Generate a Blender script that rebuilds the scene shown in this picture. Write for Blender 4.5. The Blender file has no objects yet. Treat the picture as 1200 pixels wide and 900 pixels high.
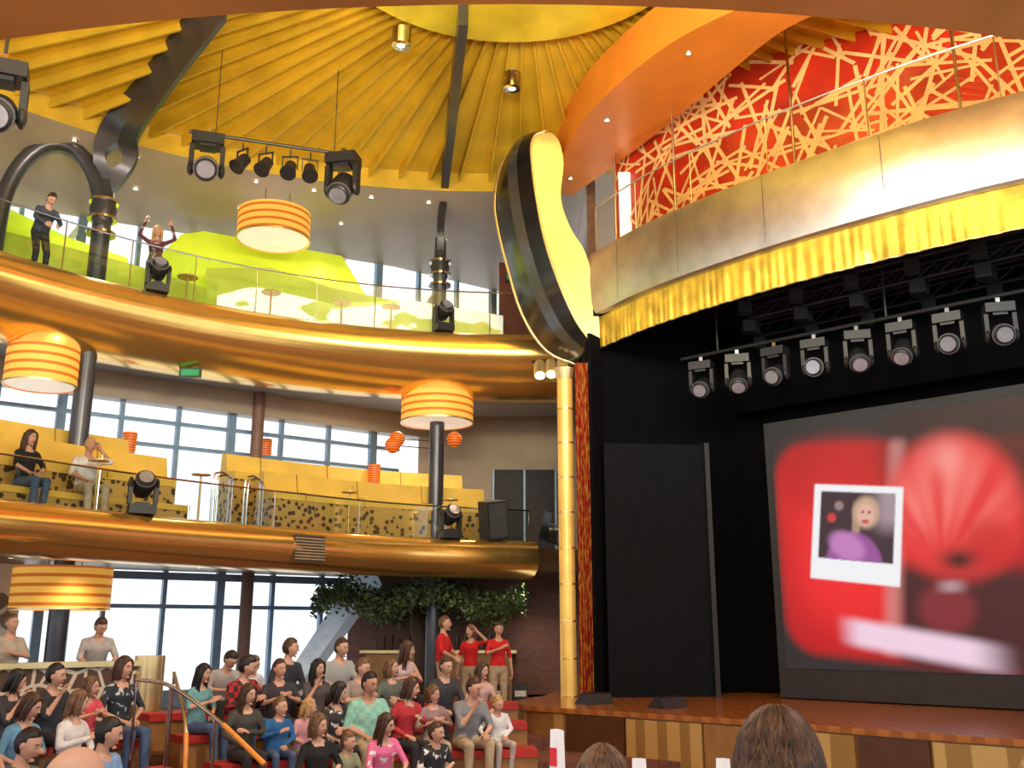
import bpy, bmesh, math, random
import numpy as np
from mathutils import Vector, Matrix
random.seed(7); np.random.seed(7)
H=2.5   # eye level above the lowest floor
scene=bpy.context.scene
scene.view_settings.view_transform='Standard'
scene.view_settings.look='None'
scene.view_settings.exposure=0.0

# ------------------------------------------------------------------ materials
MC={}
def mat(name,col,rough=.5,metal=0.,emit=0.,ecol=None,noise=None,bump=None,coat=0.,var=.12,spec=None):
    if name in MC: return MC[name]
    m=bpy.data.materials.new(name); m.use_nodes=True; nt=m.node_tree; b=nt.nodes['Principled BSDF']
    b.inputs['Base Color'].default_value=(*col,1); b.inputs['Roughness'].default_value=rough
    b.inputs['Metallic'].default_value=metal
    if spec is not None: b.inputs['Specular IOR Level'].default_value=spec
    if coat: b.inputs['Coat Weight'].default_value=coat; b.inputs['Coat Roughness'].default_value=.1
    if emit:
        b.inputs['Emission Color'].default_value=(*(ecol or col),1); b.inputs['Emission Strength'].default_value=emit
    tc=nt.nodes.new('ShaderNodeTexCoord')
    n=nt.nodes.new('ShaderNodeTexNoise'); n.inputs['Scale'].default_value=noise or 6; n.inputs['Detail'].default_value=4
    nt.links.new(tc.outputs['Object'],n.inputs['Vector'])
    r=nt.nodes.new('ShaderNodeValToRGB')
    r.color_ramp.elements[0].color=(*[c*(1-var) for c in col],1); r.color_ramp.elements[1].color=(*[min(1,c*(1+var)) for c in col],1)
    r.color_ramp.elements[0].position=.35; r.color_ramp.elements[1].position=.65
    nt.links.new(n.outputs['Fac'],r.inputs['Fac']); nt.links.new(r.outputs['Color'],b.inputs['Base Color'])
    if bump:
        n2=nt.nodes.new('ShaderNodeTexNoise'); n2.inputs['Scale'].default_value=bump[0]
        nt.links.new(tc.outputs['Object'],n2.inputs['Vector'])
        bp=nt.nodes.new('ShaderNodeBump'); bp.inputs['Strength'].default_value=bump[1]
        nt.links.new(n2.outputs['Fac'],bp.inputs['Height']); nt.links.new(bp.outputs['Normal'],b.inputs['Normal'])
    MC[name]=m; return m

def two(name,c1,c2,kind,scale=5,thr=.5,rough=.5,metal=0.,emit=0.,axis='Z',vscale=(1,1,1)):
    """two-colour pattern: 'wave' bands, 'lattice' voronoi edges, 'cells', 'noise', 'check' """
    if name in MC: return MC[name]
    m=bpy.data.materials.new(name); m.use_nodes=True; nt=m.node_tree; b=nt.nodes['Principled BSDF']
    b.inputs['Roughness'].default_value=rough; b.inputs['Metallic'].default_value=metal
    tc=nt.nodes.new('ShaderNodeTexCoord'); mp=nt.nodes.new('ShaderNodeMapping'); mp.inputs['Scale'].default_value=vscale
    nt.links.new(tc.outputs['Object'],mp.inputs['Vector'])
    r=nt.nodes.new('ShaderNodeValToRGB')
    if kind=='wave':
        t=nt.nodes.new('ShaderNodeTexWave'); t.bands_direction=axis; t.inputs['Scale'].default_value=scale; out=t.outputs['Fac']
    elif kind=='lattice':
        t=nt.nodes.new('ShaderNodeTexVoronoi'); t.feature='DISTANCE_TO_EDGE'; t.inputs['Scale'].default_value=scale; out=t.outputs['Distance']
    elif kind=='cells':
        t=nt.nodes.new('ShaderNodeTexVoronoi'); t.inputs['Scale'].default_value=scale; out=t.outputs['Distance']
    elif kind=='check':
        t=nt.nodes.new('ShaderNodeTexChecker'); t.inputs['Scale'].default_value=scale; out=t.outputs['Fac']
    else:
        t=nt.nodes.new('ShaderNodeTexNoise'); t.inputs['Scale'].default_value=scale; out=t.outputs['Fac']
    nt.links.new(mp.outputs['Vector'],t.inputs['Vector']); nt.links.new(out,r.inputs['Fac'])
    e=r.color_ramp.elements; e[0].color=(*c1,1); e[1].color=(*c2,1)
    e[0].position=max(0,thr-(.01 if kind=='lattice' else .03*thr)); e[1].position=min(1,thr+(.008 if kind=='lattice' else .03))
    nt.links.new(r.outputs['Color'],b.inputs['Base Color'])
    if emit: nt.links.new(r.outputs['Color'],b.inputs['Emission Color']); b.inputs['Emission Strength'].default_value=emit
    MC[name]=m; return m

def brick(name):
    m=bpy.data.materials.new(name); m.use_nodes=True; nt=m.node_tree; b=nt.nodes['Principled BSDF']
    tc=nt.nodes.new('ShaderNodeTexCoord'); mp=nt.nodes.new('ShaderNodeMapping'); mp.inputs['Rotation'].default_value=(math.pi/2,0,0)
    t=nt.nodes.new('ShaderNodeTexBrick'); t.inputs['Scale'].default_value=3.2
    t.inputs['Color1'].default_value=(.24,.07,.04,1); t.inputs['Color2'].default_value=(.14,.045,.03,1); t.inputs['Mortar'].default_value=(.18,.13,.10,1)
    nt.links.new(tc.outputs['Object'],mp.inputs['Vector']); nt.links.new(mp.outputs['Vector'],t.inputs['Vector']); nt.links.new(t.outputs['Color'],b.inputs['Base Color'])
    return m
def glassm(name,col,gl):
    m=bpy.data.materials.new(name); m.use_nodes=True; nt=m.node_tree; nt.nodes.clear()
    o=nt.nodes.new('ShaderNodeOutputMaterial'); mx=nt.nodes.new('ShaderNodeMixShader'); t=nt.nodes.new('ShaderNodeBsdfTransparent'); g=nt.nodes.new('ShaderNodeBsdfGlossy')
    t.inputs['Color'].default_value=(*col,1); g.inputs['Roughness'].default_value=.02; mx.inputs[0].default_value=gl
    nt.links.new(t.outputs[0],mx.inputs[1]); nt.links.new(g.outputs[0],mx.inputs[2]); nt.links.new(mx.outputs[0],o.inputs[0]); return m

GOLD=mat('gold_lacquer',(.96,.60,.17),.20,.85,noise=1.2,var=.05)
GOLDP=mat('pale_gold_metal',(.85,.68,.34),.3,.85,noise=2,var=.10)
BRUSH=mat('brushed_champagne_metal',(.70,.66,.58),.30,.95,noise=3,var=.10)
ORANGE=mat('orange_lacquer',(.80,.26,.03),.35,.1,noise=1,var=.08)
ORANGED=mat('orange_soffit',(.85,.38,.10),.25,.4,noise=.7,var=.15)
DOME=mat('dome_panel_yellow',(.74,.50,.03),.45,.1,noise=1.5,var=.10)
FIN=mat('dome_fin_yellow',(.66,.43,.03),.4,.15,noise=1.5,var=.12)
DISC=mat('dome_disc_gold',(.90,.70,.04),.3,.3,noise=.8,var=.2)
CEIL=mat('ceiling_cream',(.38,.30,.22),.4,noise=.6,var=.10)
SOFF=two('soffit_slats',(.36,.38,.41),(.16,.16,.18),'wave',7,.85,.35,axis='DIAGONAL')
SOFF2=mat('soffit_bronze',(.16,.10,.055),.35,.3,noise=.8,var=.2)
STEEL=mat('grey_steel',(.085,.085,.095),.3,.6,noise=2)
CHROME=mat('chrome',(.6,.6,.62),.15,1.)
BLACK=mat('black_cloth',(.004,.004,.005),.95,spec=.1)
BLACK2=mat('black_panel',(.007,.008,.011),.85,spec=.15)
BLK=mat('black_plastic',(.02,.02,.022),.4)
LENS=mat('lamp_lens',(.35,.35,.42),.08,.3)
WOOD=two('stage_wood',(.46,.17,.045),(.34,.115,.03),'wave',1.5,.5,.18,axis='X')
CARPET=mat('floor_carpet',(.16,.06,.035),.9,noise=20,var=.3)
REDUP=mat('red_upholstery',(.42,.02,.015),.6)
YEL=mat('yellow_upholstery',(.80,.54,.09),.6,noise=2,var=.08)
LIME=mat('lime_panel',(.60,.74,.02),.5,emit=.42,noise=.8,var=.2)  # glow added to brighten the lime, no lamp inside
WHITEP=mat('white_paint',(.75,.78,.78),.4)
MOS=two('gold_mosaic',(.07,.04,.015),(.58,.38,.10),'cells',9,.40,.4,.1)
LACE=two('lace_screen',(.66,.60,.48),(.10,.05,.03),'lattice',4,.08,.5)
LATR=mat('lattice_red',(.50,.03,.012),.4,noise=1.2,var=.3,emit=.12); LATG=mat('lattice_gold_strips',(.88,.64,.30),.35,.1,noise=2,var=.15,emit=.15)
CURT=two('patterned_curtain',(.50,.03,.02),(.75,.45,.08),'noise',7,.52,.6,vscale=(3,3,1))
FABR=mat('gold_fabric',(.70,.47,.05),.42,.35,noise=3,var=.3)
SHADE=two('striped_lampshade',(.98,.50,.08),(.60,.15,.01),'wave',2.0,.72,.6,emit=.45,axis='Z')
SHADEU=mat('lampshade_diffuser',(1,.9,.75),.6,emit=.5)
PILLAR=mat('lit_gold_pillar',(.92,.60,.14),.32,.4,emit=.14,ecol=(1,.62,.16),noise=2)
LAMP=mat('downlight_glow',(1,.85,.6),.5,emit=6,ecol=(1,.75,.45))
FRAME=mat('window_frame',(.17,.26,.37),.4,.2)
BRICK=brick('brick_wall'); GLASS=glassm('clear_glass',(.93,.97,.95),.05)
GLASSA=glassm('amber_glass',(.97,.93,.87),.02)
BROWN=mat('brown_wall',(.22,.12,.07),.5)
TAN=mat('tan_wall',(.36,.27,.18),.45,noise=.8,var=.15)
PANELB=mat('stage_panel_brown',(.38,.19,.06),.35,.2)
PANELG=two('stage_panel_ribbed',(.66,.42,.14),(.40,.22,.06),'wave',14,.6,.35,.3,axis='DIAGONAL',vscale=(1,1,.001))
LEAF=mat('tree_leaf',(.09,.14,.045),.6,noise=4,var=.5); BARK=mat('tree_bark',(.09,.055,.035),.8,bump=(20,.5))
RUST=mat('brown_column',(.20,.10,.07),.5)
PAPER=mat('white_paper',(.85,.85,.85),.6,emit=.1); REDP=mat('red_print',(.75,.02,.03),.5)

# ------------------------------------------------------------------ mesh builder
class MB:
    def __init__(s): s.v=[];s.f=[];s.m=[];s.mats=[]
    def mi(s,mt):
        if mt not in s.mats: s.mats.append(mt)
        return s.mats.index(mt)
    def add(s,V,F,mt,M=None):
        o=len(s.v)
        if M is not None: V=[M@Vector(p) for p in V]
        s.v.extend([tuple(p) for p in V]); k=s.mi(mt)
        for f in F: s.f.append([i+o for i in f]); s.m.append(k)
    def box(s,c,sz,mt,M=None,rz=0.,rx=0.):
        a,b,d=[q/2 for q in sz]
        V=[(x,y,z) for x in(-a,a) for y in(-b,b) for z in(-d,d)]
        F=[(0,1,3,2),(4,6,7,5),(0,4,5,1),(2,3,7,6),(0,2,6,4),(1,5,7,3)]
        T=Matrix.Translation(c)@Matrix.Rotation(rz,4,'Z')@Matrix.Rotation(rx,4,'X')
        if M is not None: T=M@T
        s.add(V,F,mt,T)
    def loft(s,rings,mt,caps=True,M=None,closed=True):
        n=len(rings[0]); V=[p for r in rings for p in r]; F=[]
        for i in range(len(rings)-1):
            for j in range(n if closed else n-1):
                k=(j+1)%n; F.append((i*n+j,i*n+k,(i+1)*n+k,(i+1)*n+j))
        if caps: F.append(tuple(range(n-1,-1,-1))); F.append(tuple((len(rings)-1)*n+j for j in range(n)))
        s.add(V,F,mt,M)
    def tube(s,pts,rads,mt,n=12,caps=True,M=None):
        pts=[Vector(p) for p in pts]
        if not hasattr(rads,'__len__'): rads=[rads]*len(pts)
        rings=[]; prev=None
        for i,p in enumerate(pts):
            t=(pts[min(i+1,len(pts)-1)]-pts[max(i-1,0)]).normalized()
            if prev is None:
                a=Vector((0,0,1)) if abs(t.z)<.9 else Vector((1,0,0)); u=t.cross(a).normalized()
            else:
                u=(prev-t*prev.dot(t)).normalized()
            prev=u; w=t.cross(u)
            rings.append([p+(u*math.cos(q*2*math.pi/n)+w*math.sin(q*2*math.pi/n))*rads[i] for q in range(n)])
        s.loft(rings,mt,caps,M)
    def cyl(s,p0,p1,r0,mt,r1=None,n=16,M=None): s.tube([p0,p1],[r0,r0 if r1 is None else r1],mt,n,True,M)
    def ell(s,c,r,mt,nu=16,nv=10,M=None):
        V=[];F=[]
        for i in range(nv+1):
            a=math.pi*i/nv
            for j in range(nu):
                b=2*math.pi*j/nu; V.append((c[0]+r[0]*math.sin(a)*math.cos(b),c[1]+r[1]*math.sin(a)*math.sin(b),c[2]+r[2]*math.cos(a)))
        for i in range(nv):
            for j in range(nu):
                k=(j+1)%nu; F.append((i*nu+j,(i+1)*nu+j,(i+1)*nu+k,i*nu+k))
        s.add(V,F,mt,M)
    def lathe(s,prof,c,mt,n=32,M=None):
        s.loft([[(c[0]+r*math.cos(2*math.pi*j/n),c[1]+r*math.sin(2*math.pi*j/n),c[2]+z) for j in range(n)] for r,z in prof],mt,False,M)
    def prism(s,pts,z0,z1,mt,mb=None,mtop=None):
        n=len(pts); V=[(x,y,z0) for x,y in pts]+[(x,y,z1) for x,y in pts]
        s.add(V,[(i,(i+1)%n,n+(i+1)%n,n+i) for i in range(n)],mt)
        s.add(V,[tuple(range(n-1,-1,-1))],mb or mt); s.add(V,[tuple(range(n,2*n))],mtop or mt)
    def sweep(s,path,prof,mt,closed=False,caps=False):
        rings=[]
        for i,(x,y) in enumerate(path):
            x0,y0=path[max(i-1,0)]; x1,y1=path[min(i+1,len(path)-1)]
            l=math.hypot(x1-x0,y1-y0); nx,ny=-(y1-y0)/l,(x1-x0)/l
            rings.append([(x+nx*o,y+ny*o,z) for o,z in prof])
        s.loft(rings,mt,caps,None,closed)
    def build(s,name,ang=40,smooth=True,loc=None):
        me=bpy.data.meshes.new(name); me.from_pydata(s.v,[],s.f)
        for m in s.mats: me.materials.append(m)
        me.polygons.foreach_set('material_index',s.m)
        bm=bmesh.new(); bm.from_mesh(me); bmesh.ops.recalc_face_normals(bm,faces=bm.faces); bm.to_mesh(me); bm.free()
        if smooth: me.shade_smooth(); me.set_sharp_from_angle(angle=math.radians(ang))
        me.validate(); ob=bpy.data.objects.new(name,me); scene.collection.objects.link(ob)
        if loc: ob.location=loc
        return ob
def cat(P,n=8):
    P=[Vector(p) for p in P]; Q=[P[0]*2-P[1]]+P+[P[-1]*2-P[-2]]; out=[]
    for i in range(1,len(Q)-2):
        for k in range(n):
            t=k/n; a,b,c,d=Q[i-1],Q[i],Q[i+1],Q[i+2]
            out.append(.5*((2*b)+(c-a)*t+(2*a-5*b+4*c-d)*t*t+(3*b-a-3*c+d)*t**3))
    out.append(P[-1]); return [tuple(p) for p in out]
def arc(cx,cy,r,a0,a1,n=60):
    return [(cx+r*math.sin(math.radians(a0+(a1-a0)*i/n)),cy+r*math.cos(math.radians(a0+(a1-a0)*i/n))) for i in range(n+1)]
def off(path,o):
    out=[]
    for i,(x,y) in enumerate(path):
        x0,y0=path[max(i-1,0)]; x1,y1=path[min(i+1,len(path)-1)]
        l=math.hypot(x1-x0,y1-y0); out.append((x-(y1-y0)/l*o,y+(x1-x0)/l*o))
    return out
R=lambda z:z+H     # height measured from eye level -> world

# ------------------------------------------------------------------ floors / bowl
BC=(1.0,6.5)
TIER={1:(5.0,6.15,.33),2:(6.15,7.25,.60),3:(7.25,8.35,.82),4:(8.35,9.45,1.0)}
SEATR={1:5.62,2:6.72,3:7.82,4:8.92}
b=MB()
b.prism(arc(*BC,5.0,-180,180,72)[:-1],-.3,0,CARPET)
for k,(r0,r1,z) in TIER.items():
    b.prism(arc(*BC,r0,-105,12)+arc(*BC,r1,12,-105),-.3,z,CARPET)
b.prism(arc(*BC,9.45,-105,0)+[(1.1,27.5),(3,27.5),(-14.5,14.9),(-14.5,4)],-.3,1.0,CARPET)
b.prism([(-12,-7),(12,-7),(12,2.75),(-12,2.75)],-.3,1.00,CARPET)
b.prism([(-12,2.75),(12,2.75),(12,4.0),(-12,4.0)],-.3,.83,CARPET)
b.build('floor')
for k in TIER:
    z=TIER[k][2]; r=SEATR[k]
    for (a0,a1) in ((-100,-44.2),(-40.2,-6)):
        if k==4 and a0<-60: continue
        b=MB(); b.prism(arc(*BC,r-.20,a0,a1,30)+arc(*BC,r+.24,a1,a0,30),z,z+.36,PANELB)
        b.prism(arc(*BC,r-.24,a0,a1,30)+arc(*BC,r+.24,a1,a0,30),z+.36,z+.45,REDUP); b.build('theatre_bench')

# ------------------------------------------------------------------ deck paths
F11=arc(.4,9.3,10.7,-82,4,80)
F10=cat([(-9.6,8.5),(-8.3,11.0),(-6.9,13.3),(-5.6,15.3),(-4.0,17.1),(-2.0,18.9),(.45,20.0)],12)
HL=(-14.5,14.9); HR=(3.0,27.55)
b=MB(); pin=off(F11,.6)
b.prism(pin+[(1.5,20.4),(3,27.55),HL,(-14.5,8)],R(5.1),R(6.0),CEIL,CEIL,CARPET)
b.build('balcony_floor_upper')
b=MB(); b.prism(off(F11,1.3)+off(F11,3.4)[::-1],R(5.04),R(5.09),SOFF); b.build('ceiling_slats')
b=MB(); b.sweep(F11,[(o,R(z)) for o,z in [(.9,6.05),(0,6.1),(-.16,6.02),(-.26,5.85),(-.28,5.62),(-.2,5.42),(-.02,5.2),(.25,5.0),(.6,4.86),(.95,4.82),(1.2,4.9),(1.28,5.1)]],GOLD,caps=True)
b.build('balcony_fascia_upper',60)
b=MB(); b.prism(off(F10,.4)+[(1.5,20.4),(3,27.55),HL,(-14.5,6)],R(1.15),R(1.6),SOFF2,SOFF2,CARPET); b.build('balcony_floor_lower')
b=MB(); b.sweep(F10,[(o,R(z)) for o,z in [(.6,1.66),(0,1.72),(-.14,1.66),(-.24,1.5),(-.25,1.35),(-.18,1.18),(-.02,1.05),(.25,.98),(.6,1.0),(.8,1.16)]],GOLD,caps=True)
b.build('balcony_fascia_lower',60)

# glass railings
def railing(name,path,z0,z1,o,step,gm=GLASS,rail=CHROME):
    p=off(path,o); b=MB()
    b.sweep(p,[(0,z0),(.012,z0),(.012,z1),(0,z1)],gm,closed=True)
    b.tube([(x,y,z1+.02) for x,y in p],.016,rail,8)
    for x,y in p[::step]: b.cyl((x,y,z0-.05),(x,y,z1),.012,CHROME,n=8)
    return b.build(name)
railing('glass_railing',F11,R(6.08),R(7.1),.3,6)
railing('glass_railing',F10,R(1.68),R(2.35),.25,8)

# ------------------------------------------------------------------ hull windows
hd=Vector((HR[0]-HL[0],HR[1]-HL[1],0)); hlen=hd.length; hd.normalize(); ha=math.atan2(hd.y,hd.x)
def hullwin(name,z0,z1,trans,diag=False,t0=0,t1=None):
    b=MB(); M=Matrix.Translation((HL[0],HL[1],0))@Matrix.Rotation(ha,4,'Z'); t1=t1 or hlen
    t=t0;i=0
    while t<t1:
        w=.08 if i%3 else .17
        b.box((t,0,(z0+z1)/2),(w,.14,z1-z0),FRAME,M); t+=1.15;i+=1
    for z,w in trans: b.box(((t0+t1)/2,0,z),(t1-t0,.13,w),FRAME,M)
    if diag:
        for k in range(0,14,2):
            x=t0+k*1.4; L=math.hypot(1.6,z1-z0)
            b.box((0,0,0),(.12,.12,L),WHITEP,M@Matrix.Translation((x+1,0,(z0+z1)/2))@Matrix.Rotation(.5,4,'Y'))
    return b.build(name)
hullwin('window_1',R(-1.5),R(1.15),[(R(-1.35),.35),(R(.45),.08),(R(1.05),.15)],t1=13.6)
hullwin('window_2',R(1.6),R(5.1),[(R(1.9),.6),(R(3.7),.07),(R(4.2),.07)],t1=14.5)
hullwin('window_3',R(6),R(9.2),[(R(6.2),.4),(R(7.4),.07)],True,t1=19)
M=Matrix.Translation((HL[0],HL[1],0))@Matrix.Rotation(ha,4,'Z')
b=MB(); b.box((hlen/2,-.05,R(4.82)),(hlen,.4,.56),CEIL,M); b.build('trim_1')
b=MB(); b.box((-.9,22.9,R(-.1)),(5.6,.25,2.6),BRICK); b.build('wall_brick')
b=MB(); b.box((-.1,23.9,R(3.35)),(4.4,.25,3.5),TAN); b.build('wall_back')
b=MB(); b.box((1.75,23.8,R(4)),(.2,7.4,11.5),BROWN); b.build('wall_stage_side')
# bar shelves and dark glass door in front of the tan wall, bar counter below
b=MB(); b.box((.3,23.6,R(2.7)),(1.5,.1,2.1),mat('dark_glass',(.03,.03,.035),.5,spec=.2)); 
for dx in(-.75,0,.75): b.box((.3+dx,23.53,R(2.7)),(.05,.06,2.1),FRAME)
b.build('door_1')
b=MB(); b.box((-1.6,22.4,1.0+.5),(3.2,.5,1.0),PANELB); b.box((-1.6,22.35,1.0+1.03),(3.4,.65,.06),GOLDP)
for i in range(16): b.cyl((-3.0+i*.18,22.35,2.06),(-3.0+i*.18,22.35,2.3+.05*(i%3)),.035,mat('bottle_glass',(.10,.05,.02),.1),n=8)
b.build('bar_counter')

# columns
def column(name,x,y,z0,z1,r,m):
    b=MB(); b.cyl((x,y,z0),(x,y,z1),r,m,n=24)
    b.lathe([(r*1.5,0),(r*1.5,.05),(r*1.02,.12)],(x,y,z0),m); return b.build(name)
column('column',-7.75,17.25,1.0,R(6),.17,STEEL); column('column',-1.62,20.8,1.0,R(6),.16,STEEL); column('column',-5.55,21.0,1.0,R(5.1),.13,RUST)
def blade(b,pts,w,th,side,gap=None):
    pts=[Vector(p) for p in pts]; sd=Vector(side).normalized(); rails=[[],[]]
    for i,p in enumerate(pts):
        t=(pts[min(i+1,len(pts)-1)]-pts[max(i-1,0)]).normalized(); n=t.cross(sd).normalized(); g=(gap[i] if gap else 0)/2
        for k,(a,c) in enumerate(((g,w[i]/2),(-w[i]/2,-g))):
            rails[k].append([p+n*a+sd*th/2,p+n*a-sd*th/2,p+n*c-sd*th/2,p+n*c+sd*th/2])
    for r_ in rails: b.loft(r_,STEEL)
b=MB(); x,y=-1.62,20.8
b.tube([(x,y,R(6)),(x,y,R(7.6)),(x,y,R(7.9)),(x,y,R(8.1)),(x,y,R(8.6))],[.15,.15,.23,.14,.12],STEEL,20)
for zz in (7.45,7.7,8.0): b.tube([(x,y,R(zz)),(x,y,R(zz+.05))],[.25,.25],CHROME,20)
P=cat([(x,y,R(8.3)),(x+.02,y-.25,R(9.0)),(x+.15,y-1.2,R(9.4)),(x+.5,y-4,R(9.6)),(-.8,14.2,R(9.9))],6)
blade(b,P,[.25+.35*min(1,i/8) for i in range(len(P))],.16,(1,.1,0)); b.build('roof_support_column')
b=MB(); x,y=-7.75,17.25
b.tube([(x,y,R(6)),(x,y,R(7.4)),(x,y,R(7.7)),(x,y,R(8.0)),(x,y,R(8.3))],[.17,.17,.25,.17,.16],STEEL,20)
for zz in (7.2,7.5,7.85): b.tube([(x,y,R(zz)),(x,y,R(zz+.05))],[.27,.27],CHROME,20)
P=cat([(x,y,R(8.1)),(x+.15,y-.1,R(8.7)),(x+.45,y-.5,R(9.15)),(-6.3,15.6,R(9.45)),(-4.6,13.6,R(9.75))],8)
W=[.30+.5*math.sin(min(1,i/11)*math.pi/2) for i in range(len(P))]; G=[.34*max(0,math.sin((i-5)/7*math.pi)) if 5<i<12 else 0 for i in range(len(P))]
blade(b,P,W,.2,(-.25,.95,0),G)
b.build('roof_support_column')
b=MB(); A=[]
for i in range(17):
    a=math.pi*i/16; A.append((x-.85+.85*math.cos(a),y-.25+.2*math.cos(a),R(7.35+1.6*math.sin(a))))
b.tube(A,[.15]*17,STEEL,12); b.tube([A[-1],(A[-1][0]-.03,A[-1][1],R(6))],.15,STEEL,12)
b.build('arched_brace')

# ------------------------------------------------------------------ dome & ceilings
b=MB(); N=104; rin=[];rout=[]; EX,EY,ERX,ERY=-.5,10.0,10.9,9.5
for i in range(N):
    a=2*math.pi*i/N; rin.append((3*math.sin(a),12.3+3*math.cos(a),R(10.35))); rout.append((EX+ERX*math.sin(a),EY+ERY*math.cos(a),R(9.5)))
b.loft([rin,rout],DOME,False); b.build('ceiling_dome',20)
b=MB()
for i in range(N):
    p,q=Vector(rin[i]),Vector(rout[i]); d=(q-p).normalized(); sd=Vector((-d.y,d.x,0)).normalized()*.02
    z=Vector((0,0,1)); q=q-d*.17
    V=[p+sd,p-sd,p-sd-z*.10,p+sd-z*.10,q+sd,q-sd,q-sd-z*.24,q+sd-z*.24]
    b.add(V,[(0,1,2,3),(7,6,5,4),(0,4,5,1),(1,5,6,2),(2,6,7,3),(3,7,4,0)],FIN)
b.build('ceiling_fins',smooth=False)
b=MB(); b.prism(arc(0,12.3,3.05,0,360,64)[:-1],R(10.06),R(10.3),DISC); b.build('ceiling_disc')
# outer ceilings (slope down toward the hull)
b=MB(); ri=[];ro=[];rt_=[]
for i in range(61):
    a=math.radians(-120+126*i/60); px,py=EX+(ERX-.15)*math.sin(a),EY+(ERY-.15)*math.cos(a); ri.append((px,py,R(9.08))); rt_.append((px,py,R(9.5)))
    qx,qy=-.5+24*math.sin(a),10+19*math.cos(a)
    n_=Vector((-hd.y,hd.x)); dd=(Vector((px,py))-Vector(HL)).dot(n_); de=(Vector((qx,qy))-Vector(HL)).dot(n_)
    if de>0 and dd<0:
        t=dd/(dd-de); qx,qy=px+(qx-px)*t,py+(qy-py)*t
    else: qx=max(qx,-15)
    ro.append((qx,qy,R(8.2 if qx<-10 else 8.2+.65*min(1,(qx+10)/7))))
b.loft([rt_,ri],FIN,False,closed=False); b.loft([ri,ro],CEIL,False,closed=False); b.build('ceiling',50)
b=MB(); b.prism([(.9,19.3),(1.2,28),(16,28),(16,8),(9,12.5),(5.6,14)],R(10.28),R(10.4),CEIL); b.build('ceiling_right')
b=MB(); L=cat([(.75,19.4),(.95,18.0),(1.4,16.1),(2.25,14.35),(3.1,13.3),(4.2,12.5),(5.6,11.9)],6); Rr=cat([(1.3,19.6),(1.95,18.4),(2.86,16.6),(3.6,14.9),(4.3,13.5),(5.3,12.7),(6.2,12.4)],6)
b.prism(L+Rr[::-1],R(9.1),R(9.95),ORANGE); b.build('ceiling_orange_band')
b=MB(); A=arc(0,25,18.45,140,220,50)
b.prism(A+[(-13,-7),(13,-7)],R(4.62),R(5.1),ORANGED); b.build('ceiling_near_balcony')

# ------------------------------------------------------------------ stage
FR=cat([(.55,17.3),(.12,16.4),(.15,15.7),(.6,15.05),(2.8,13.2),(5.2,10.8),(7.6,9.1),(10.5,8.0)],8)
b=MB(); b.prism(FR+[(13,10),(11.5,20),(1,20)],0,1.36,PANELB); b.prism(off(FR,-.06)+[(13,10),(11.5,20),(1,20)],1.33,1.4,WOOD)
acc=0;last=FR[0];start=FR[0];k=0
for p in FR[1:]:
    acc+=math.hypot(p[0]-last[0],p[1]-last[1]); last=p
    if acc>.85:
        dx,dy=p[0]-start[0],p[1]-start[1]; a=math.atan2(dy,dx); l=math.hypot(dx,dy)
        cx,cy=(p[0]+start[0])/2,(p[1]+start[1])/2; nx,ny=math.sin(a),-math.cos(a)
        b.box((cx+nx*.015,cy+ny*.015,.66),(l-.04,.07,1.3),[PANELG,PANELB,PANELG,mat('stage_panel_dark',(.10,.04,.02),.3)][k%4],rz=a); k+=1; acc=0;start=p
b.build('stage')
for (x,y,a) in ((1.25,15.7,.5),(2.25,14.9,.6)):
    b=MB(); b.prism([(-.22,-.16),(.22,-.16),(.22,.16),(-.22,.16)],0,.03,BLK)
    V=[(-.24,-.18,0),(.24,-.18,0),(.24,.18,0),(-.24,.18,0),(-.24,-.1,.15),(.24,-.1,.15),(.24,-.02,.17),(-.24,-.02,.17)]
    b.add(V,[(0,1,2,3),(4,5,6,7),(0,1,5,4),(1,2,6,5),(2,3,7,6),(3,0,4,7)],BLK)
    ob=b.build('stage_monitor_speaker',smooth=False); ob.location=(x,y,1.4); ob.rotation_euler=(0,0,a)
b=MB(); W=[(1.38,17.35),(4.25,18.5),(11.5,12.0)]
b.prism(W+[(12,12.5),(4.25,19.2),(1.3,17.9)],1.4,R(5.9),BLACK); b.build('wall_stage_back')
b=MB(); b.prism([(1.62,17.1),(3.46,17.3),(3.46,17.4),(1.62,17.2)],1.4,R(3.2),BLACK2)
b.prism([(3.42,17.2),(3.50,17.2),(3.50,17.3),(3.42,17.3)],1.4,R(3.22),mat('panel_edge',(.02,.02,.024),.6)); b.build('stage_panel')
b=MB(); b.prism([(1.36,17.0),(1.42,17.0),(1.62,17.3),(1.40,17.34)],1.4,R(5.2),BLACK); b.build('stage_leg_curtain')
b=MB(); b.prism([(1.5,17.3),(2.7,16.2),(3.6,15.0),(5,13.6),(6.7,12.3),(9,11),(13,10),(13,13),(4.3,19.2),(1.5,17.9)],R(5.62),R(6.6),BLACK2,BLACK2,CARPET); b.build('ceiling_stage')
b=MB(); b.prism([(4.2,17.85),(10.9,11.6),(10.9,11.9),(4.2,18.1)],R(3.9),R(5.6),BLACK); b.build('stage_header_panel')
b=MB()
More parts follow.
